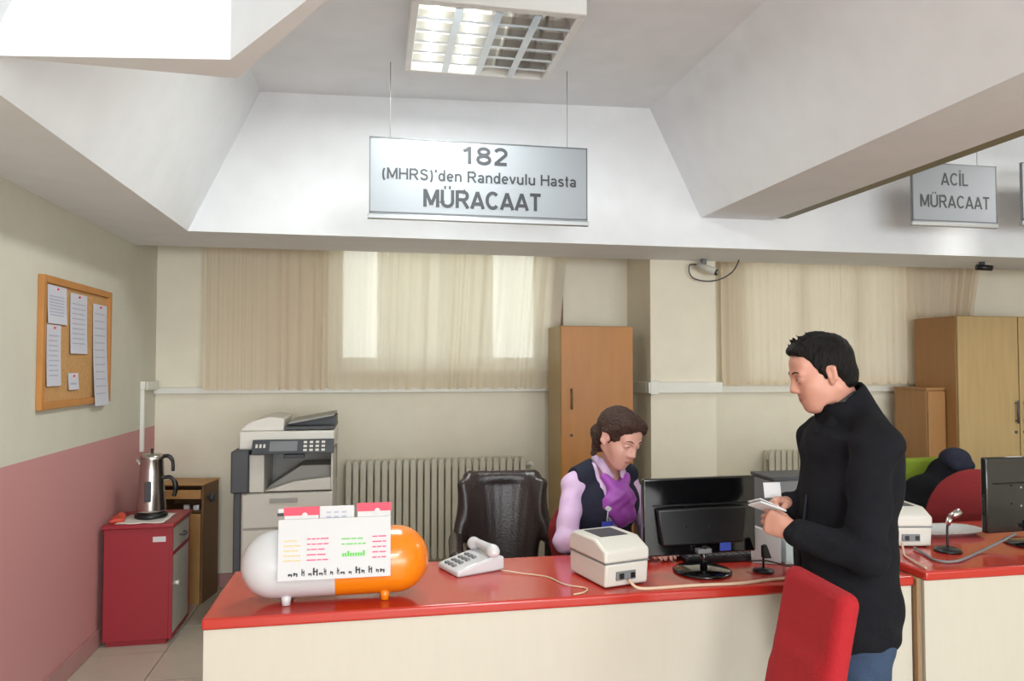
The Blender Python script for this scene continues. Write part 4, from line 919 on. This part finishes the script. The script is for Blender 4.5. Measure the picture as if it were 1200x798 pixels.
def hand_prims(w, f, n, side, curl=(.5, .7, .5), sc=1.0, spread=.0225, thumb=(.75, .35)):
    """w wrist, f finger direction, n back-of-hand normal, side: thumb direction sign along cross(n,f)"""
    w = Vector(w); f = Vector(f).normalized(); n = Vector(n); n = (n-f*n.dot(f)).normalized(); s = n.cross(f)*side
    P = []; kn = []
    for i, (off, ln, pl) in enumerate(((1.35, .072, .088), (.45, .080, .092), (-.45, .074, .088), (-1.3, .058, .080))):
        b0 = w+s*(off*.010*sc)+f*.01*sc; k0 = w+s*(off*spread*.92*sc)+f*(pl*sc)
        P.append(cap(b0, k0, .016*sc, .0125*sc, k=.014*sc))
        r = (.0088, .009, .0085, .0075)[i]*sc
        d = f.copy(); p = k0; L = ln*sc
        for j, (frac, cu) in enumerate(zip((.45, .31, .24), curl)):
            q = Matrix.Rotation(-cu*(1+.08*i), 3, s*side) if True else None
            d = (d*math.cos(cu)-n*math.sin(cu)) if j == 0 else None or d
            if j == 0: ang = cu
            else: ang += cu
            d = f*math.cos(ang)-n*math.sin(ang)
            e = p+d*(L*frac); P.append(cap(p, e, r*(1-.08*j), r*(.92-.08*j), k=.0035)); p = e
    P.append(ell(tuple(w+f*.045*sc), (.030*sc, .030*sc, .016*sc), np.array([list(f), list(s), list(n)]).T, k=.012))
    tb = w+f*.022*sc+s*.018*sc-n*.004*sc; tk = tb+(f*thumb[0]+s*thumb[1]-n*.35).normalized()*.042*sc; tm = tk+(f*.95+s*.1-n*.35).normalized()*.030*sc; te = tm+(f*.9-s*.12-n*.4).normalized()*.024*sc
    P += [cap(tb, tk, .015*sc, .0115*sc, k=.012), cap(tk, tm, .0112*sc, .010*sc, k=.004), cap(tm, te, .010*sc, .0082*sc, k=.004)]
    return P
def fold_noise(amp, fr, sd=0.0):
    def g(X, Y, Z):
        return amp*(np.sin(fr*(Z+.35*X)+3*np.sin(fr*.31*Y+sd))*np.sin(fr*.43*(X+Y)+sd)+.5*np.sin(fr*1.9*(X*.7-Z*.5)+sd*2+2*np.sin(fr*.5*Z)))
    return g
def hair_noise(amp, d=(0, 0, 1)):
    def g(X, Y, Z): return amp*(np.sin(130*X+40*Z+3*np.sin(40*Y))*np.sin(110*Y+2*np.sin(50*Z))+.6*np.sin(210*Y+30*X)+.8*np.sin(330*X+90*Z+4*np.sin(25*Z)))
    return g

# ---------------- standing man: local +x forward, +y his left
MX, MY, MA = 1.463, 2.08, math.radians(170)
man = thing('person', 'standing man in black jacket and jeans holding white papers at the desk', 'person', (MX, MY, 0), rotz=MA)
hf = head_frame((.074, 0, 1.577), math.radians(-6), math.radians(17), 0, .91)
P = [ell((0, 0, .92), (.11, .16, .12)), ell((0, 0, 1.08), (.10, .135, .16), k=.05), ell((0, 0, 1.27), (.11, .16, .17), k=.05), cap((-.01, .05, 1.39), (-.01, .165, 1.365), .042, .045, k=.03), cap((-.01, -.05, 1.39), (-.01, -.165, 1.365), .042, .045, k=.03),
     cap((-.025, 0, 1.38), (.028, 0, 1.52), .060, .052, k=.02)]
wl = (.215, .120, 1.105); wr = (.165, -.075, 1.150); el = (.045, .210, 1.06); er = (.0, -.21, 1.08)
for s, ww, ee in ((1, wl, el), (-1, wr, er)):
    P += [cap((.012, s*.176, 1.350), ee, .042, .036, k=.02), cap(ee, ww, .040, .026, k=.02)]
    P += [cap((0, s*.085, .88), (.02, s*.10, .48), .082, .052, k=.03), cap((.02, s*.10, .48), (-.02, s*.105, .08), .05, .034, k=.02), cap((-.03, s*.105, .045), (.13, s*.12, .035), .036, .03, k=.02)]
P += xf(head_prims(), *hf)
P += hand_prims(wl, (.62, -.72, .22), (.65, .60, .30), -1, (.65, .8, .55), .94)
P += hand_prims(wr, (.75, .60, .08), (.2, -.75, .65), 1, (.6, .8, .5), .94)
body = sculpt('body', P, .0036, 'skin', man)
face_parts(body, hf)
# hair
hp = [ell((-.017, 0, .040), (.104, .084, .096)), ell((.034, 0, .098), (.056, .062, .030), k=.02), cap((.068, .03, .100), (.068, -.03, .100), .014, k=.015), ell((-.06, 0, -.02), (.055, .070, .07), k=.02), ell((-.005, 0, .128), (.035, .02, .018), k=.015),
      ell((.100, 0, .02), (.085, .10, .066), k=.008, op='s'), ell((.055, .0, -.075), (.085, .12, .075), k=.006, op='s'), ell((-.008, .088, -.015), (.026, .03, .036), k=.004, op='s'), ell((-.008, -.088, -.015), (.026, .03, .036), k=.004, op='s'),
      rbx((-.05, 0, -.125), (.12, .12, .05), .01, k=.01, op='s')]
R, c, s = hf
hp2 = xf(hp, R, c, s)
hp2 += xf([cap((.018, .0735, .02), (.012, .0735, -.012), .009, .006, k=.004), cap((.018, -.0735, .02), (.012, -.0735, -.012), .009, .006, k=.004)], R, c, s)
rng = random.Random(2)
for i in range(46):
    a = rng.uniform(-.9, .9); x = rng.uniform(-.06, .062); y = math.sin(a)*.062; z = .118+.016*(x > .0)-(.9*y)**2*14
    hp2 += xf([cap((x, y, z), (x+rng.uniform(.0, .014), y+rng.uniform(-.008, .008), z+rng.uniform(.008, .017)), .006, .0025, k=.004)], R, c, s)
hair = sculpt('hair', hp2, .0036, 'hair_black', body, disp=hair_noise(.0008))
# jacket
J = [ell((-.014, 0, 1.27), (.136, .185, .17)), ell((.006, 0, 1.10), (.140, .172, .20), k=.06), ell((.010, 0, .90), (.145, .188, .22), k=.06), ell((.010, 0, .82), (.149, .185, .14), k=.04),
     cap((-.015, .06, 1.425), (-.015, .185, 1.375), .055, .062, k=.04), cap((-.015, -.06, 1.425), (-.015, -.185, 1.375), .055, .062, k=.04), ell((-.055, 0, 1.33), (.080, .15, .11), k=.05),
     cap((-.025, 0, 1.40), (.012, 0, 1.490), .094, .086, k=.03)]
for s, ww, ee in ((1, wl, el), (-1, wr, er)):
    ee_ = Vector(ee); ww_ = Vector(ww)-(Vector(ww)-ee_).normalized()*.015
    J += [cap((.015, s*.188, 1.355), ee, .060, .056, k=.03), cap(ee, tuple(ww_), .056, .042, k=.02)]
J += [ell((.05, 0, 1.36), (.075, .12, .07), k=.04), rbx((0, 0, .655), (.4, .4, .10), .002, k=.012, op='s'),
      rbx((.070, 0, 1.60), (.25, .2, .10), .01, rotm((0, math.radians(30), 0)), k=.006, op='s'),
      cap((-.005, 0, 1.43), (.055, 0, 1.56), .072, .074, k=.008, op='s')]
# open front below the belly
J += [rbx((.19, 0, .80), (.06, .010, .22), .004, k=.015, op='s')]
jk = sculpt('jacket', J, .006, 'black_cloth', man, disp=fold_noise(.0042, 40, 1.0))
MB().tube([(.150, .03, 1.02+.0), (.152, .03, 1.10), (.140, .03, 1.20)], .003).build('placket_seam', 'navy_cloth', jk, local=True)
sculpt('collar_flap', [cap((.075, .062, 1.435), (.105, .040, 1.39), .010, .008), cap((.105, .040, 1.39), (.118, -.01, 1.37), .008, .008, k=.01), cap((.06, .07, 1.42), (.10, .055, 1.37), .009, .008, k=.02)], .004, 'black_cloth', jk)
sculpt('shirt', [cap((-.02, 0, 1.38), (.02, 0, 1.475), .069, .067), rbx((.08, 0, 1.60), (.25, .2, .11), .01, rotm((0, math.radians(38), 0)), k=.005, op='s')], .005, 'dark_grey', man)
# jeans and shoes
Jn = []
for s in (1, -1): Jn += [cap((0, s*.085, .86), (.02, s*.10, .48), .098, .068, k=.04), cap((.02, s*.10, .48), (-.02, s*.105, .10), .066, .058, k=.02)]
Jn += [ell((0, 0, .90), (.12, .165, .10), k=.04), rbx((0, .0, .0), (.3, .3, .07), .002, k=.005, op='s')]
sculpt('jeans', Jn, .007, 'denim', man, disp=fold_noise(.003, 46, .4))
for s in (1, -1): sculpt('shoe', [ell((.05, s*.112, .045), (.135, .052, .045)), cap((-.04, s*.106, .05), (-.03, s*.106, .10), .046, .046, k=.02), rbx((.04, s*.111, -.03), (.2, .1, .03), .001, k=.002, op='s')], .006, 'shoe', man)
# papers in his hands
Mw = Matrix.Translation((MX, MY, 0)) @ Matrix.Rotation(MA, 4, 'Z')
t = thing('folded_paper', 'folded white paper held in the standing man\'s hands', 'paper', tuple(Mw @ Vector((.262, .03, 1.160))), rotz=MA)
o = MB().obox((0, 0, 0), (.046, .032, .0025), (.35, -.35, .2)).obox((.004, 0, .008), (.044, .030, .0015), (.35, -.42, .2)).build('sheet', 'paper_white', t, local=True, bevel=.0008)
t = thing('white_card', 'small upright white card above the man\'s far hand', 'card', tuple(Mw @ Vector((.215, -.055, 1.200))), rotz=MA)
MB().obox((0, 0, 0), (.028, .0015, .024), (.2, 0, .1)).build('card', 'paper_white', t, local=True)

# ---------------- seated woman, world coordinates (root at her seat)
wx, wy = .985, 3.16
wom = thing('person', 'seated woman in lilac shirt, dark vest and purple neckerchief, looking down', 'person', (wx, wy, 0))
fa = math.radians(-74)                       # torso faces the camera, slightly to the right
F = np.array([math.cos(fa), math.sin(fa), 0]); Lf = np.array([-F[1], F[0], 0])
def WP(f, l, z): return tuple(np.array([wx, wy, 0])+F*f+Lf*l+np.array([0, 0, z]))
TR = rotm((0, 0, fa))
TL = TR @ rotm((0, math.radians(14), 0))
hw = head_frame((1.030, 3.000, 1.292), math.radians(-62), math.radians(24), math.radians(-6), .96)
wl2 = WP(.34, .10, .875); wr2 = WP(.33, -.06, .875); el2 = WP(.13, .195, .87); er2 = WP(.12, -.235, .87); sl2 = WP(.040, .130, 1.09); sr2 = WP(.045, -.150, 1.09)
P = [ell(WP(0, 0, .62), (.12, .17, .11), TR), ell(WP(.02, 0, .80), (.09, .125, .15), TL, k=.05), ell(WP(.05, 0, 1.00), (.095, .14, .14), TL, k=.05), cap(WP(.06, 0, 1.10), WP(.115, .01, 1.22), .052, .046, k=.03),
     cap(WP(.05, .04, 1.125), sl2, .034, .036, k=.02), cap(WP(.05, -.04, 1.125), sr2, .034, .036, k=.02)]
for s, sh, ee, ww in ((1, sl2, el2, wl2), (-1, sr2, er2, wr2)):
    P += [cap(sh, ee, .040, .034, k=.025), cap(ee, ww, .033, .022, k=.02)]
    hip = WP(.02, s*.09, .60); kn_ = WP(.44, s*.10, .60); an = WP(.40, s*.10, .10)
    P += [cap(hip, kn_, .078, .055, k=.03), cap(kn_, an, .052, .034, k=.02), cap(WP(.39, s*.10, .05), WP(.52, s*.10, .035), .032, .028, k=.02)]
P += xf(head_prims(True), *hw)
Fv = Vector(F); Lv = Vector(Lf)
P += hand_prims(wl2, Fv-Lv*.45, (0, 0, 1), -1, (.2, .3, .25), .92)
P += hand_prims(wr2, Fv+Lv*.45, (0, 0, 1), 1, (.2, .3, .25), .92)
wb = sculpt('body', P, .0036, 'skin_f', wom)
face_parts(wb, hw, 'hair_brown', 'lips')
R, c, s = hw
hp = [ell((-.018, 0, .038), (.108, .088, .098)), ell((.050, -.022, .088), (.055, .055, .036), k=.025), ell((.050, .03, .080), (.050, .045, .036), k=.025), ell((-.055, 0, -.030), (.062, .066, .07), k=.025),
      cap((.050, .058, .07), (.010, .078, .005), .018, .013, k=.02), cap((.050, -.062, .065), (-.01, -.080, .015), .018, .014, k=.02),
      ell((.115, 0, -.003), (.083, .070, .086), k=.008, op='s'), ell((.060, .0, -.085), (.090, .12, .070), k=.008, op='s'), ell((.0, -.092, -.016), (.026, .028, .034), k=.004, op='s'),
      ell((-.105, 0, -.03), (.045, .050, .045), k=.01), cap((-.085, -.02, -.05), (-.06, -.045, -.115), .026, .012, k=.02)]
sculpt('hair', xf(hp, R, c, s), .0036, 'hair_brown', wb, disp=hair_noise(.0011))
# lilac shirt
Sh = [ell(WP(.02, 0, .78), (.105, .145, .17), TL), ell(WP(.05, 0, 1.00), (.108, .158, .145), TL, k=.05), cap(WP(.055, .045, 1.14), sl2, .040, .046, k=.025), cap(WP(.055, -.045, 1.14), sr2, .040, .046, k=.025)]
for sh, ee, ww in ((sl2, el2, wl2), (sr2, er2, wr2)):
    w_ = Vector(ww)+(Vector(ee)-Vector(ww))*.14
    Sh += [cap(sh, ee, .048, .048, k=.02), cap(ee, tuple(w_), .048, .034, k=.02)]
Sh += [cap(WP(.085, 0, 1.13), WP(.13, .01, 1.26), .048, .056, k=.012, op='s'), cap(WP(.16, 0, 1.03), WP(.135, 0, 1.20), .012, .044, k=.015, op='s')]
shirt = sculpt('shirt', Sh, .005, 'lilac', wom, disp=fold_noise(.0032, 52, 2.0))
for sg in (-1, 1):
    a0 = Vector(WP(.045, sg*.058, 1.185)); a1 = Vector(WP(.125, sg*.062, 1.155)); a2 = Vector(WP(.165, sg*.055, 1.095)); a3 = Vector(WP(.158, sg*.018, 1.125)); a4 = Vector(WP(.115, sg*.045, 1.20)); a5 = Vector(WP(.03, sg*.045, 1.215))
    o = MB().add([a0, a1, a2, a3, a4, a5], [(0, 1, 4, 5), (1, 2, 3, 4)], True).build('collar', 'lilac', shirt)
    so = o.modifiers.new('t', 'SOLIDIFY'); so.thickness = .005
# vest
V = [ell(WP(.02, 0, .78), (.116, .158, .17), TL), ell(WP(.05, 0, .99), (.124, .174, .145), TL, k=.05), cap(WP(.052, .06, 1.143), WP(.045, .125, 1.110), .052, .056, k=.03), cap(WP(.052, -.06, 1.143), WP(.045, -.125, 1.110), .052, .056, k=.03)]
V += [cap(WP(.075, 0, 1.10), WP(.12, 0, 1.30), .073, .085, k=.008, op='s'), cap(WP(.16, .0, .86), WP(.17, .0, 1.18), .030, .085, k=.01, op='s')]
for sh, ee, sg in ((sl2, el2, 1), (sr2, er2, -1)): V += [cap(WP(.05, sg*.205+(.02 if sg > 0 else 0), 1.13), WP(.13, sg*.245, .88), .060, .066, k=.006, op='s')]
sculpt('vest', V, .005, 'navy_cloth', wom)
# neckerchief
N = [cap(WP(.135, -.055, 1.125), WP(.175, .0, 1.06), .018, .03), cap(WP(.135, .06, 1.125), WP(.175, .005, 1.06), .018, .03, k=.02), ell(WP(.165, .005, 1.03), (.032, .078, .055), TL, k=.03), ell(WP(.165, .03, .965), (.026, .055, .06), TL, k=.03), ell(WP(.155, -.03, 1.0), (.024, .05, .04), TL, k=.02)]
sculpt('neckerchief', N, .004, 'purple', wom, disp=fold_noise(.0035, 80, 1.2))
# badge
bx_ = WP(.175, -.060, 1.00)
bd = MB().cyl(tuple(Vector(bx_)-Fv*.012), tuple(Vector(bx_)+Fv*.006), .012, n=16).build('badge_reel', 'paper_white', wom)
MB().cyl(bx_, tuple(Vector(bx_)-Vector((.006, 0, .055))), .0025, n=6).build('badge_cord', 'paper_white', bd)
R0 = (0, 0, fa-PI/2+PI)
MB().obox(tuple(Vector(bx_)+Vector((-.008, -.012, -.085))), (.027, .003, .032), (0, 0, fa+PI/2)).build('badge_card', 'blue_card', bd)
MB().obox(tuple(Vector(bx_)+Vector((-.02, -.016, -.108))), (.034, .003, .012), (0, 0, fa+PI/2)).build('badge_label', 'paper_white', bd)
# trousers and shoes
T_ = [ell(WP(0, 0, .63), (.13, .18, .11), TR)]
for s in (1, -1): T_ += [cap(WP(.02, s*.09, .60), WP(.44, s*.10, .60), .088, .064, k=.03), cap(WP(.44, s*.10, .60), WP(.40, s*.10, .10), .062, .05, k=.02)]
sculpt('trousers', T_, .009, 'navy_cloth', wom)
for s in (1, -1): sculpt('shoe', [ell(WP(.46, s*.10, .045), (.12, .042, .042), TR), cap(WP(.39, s*.10, .05), WP(.40, s*.10, .10), .036, .036, k=.02)], .007, 'shoe', wom)
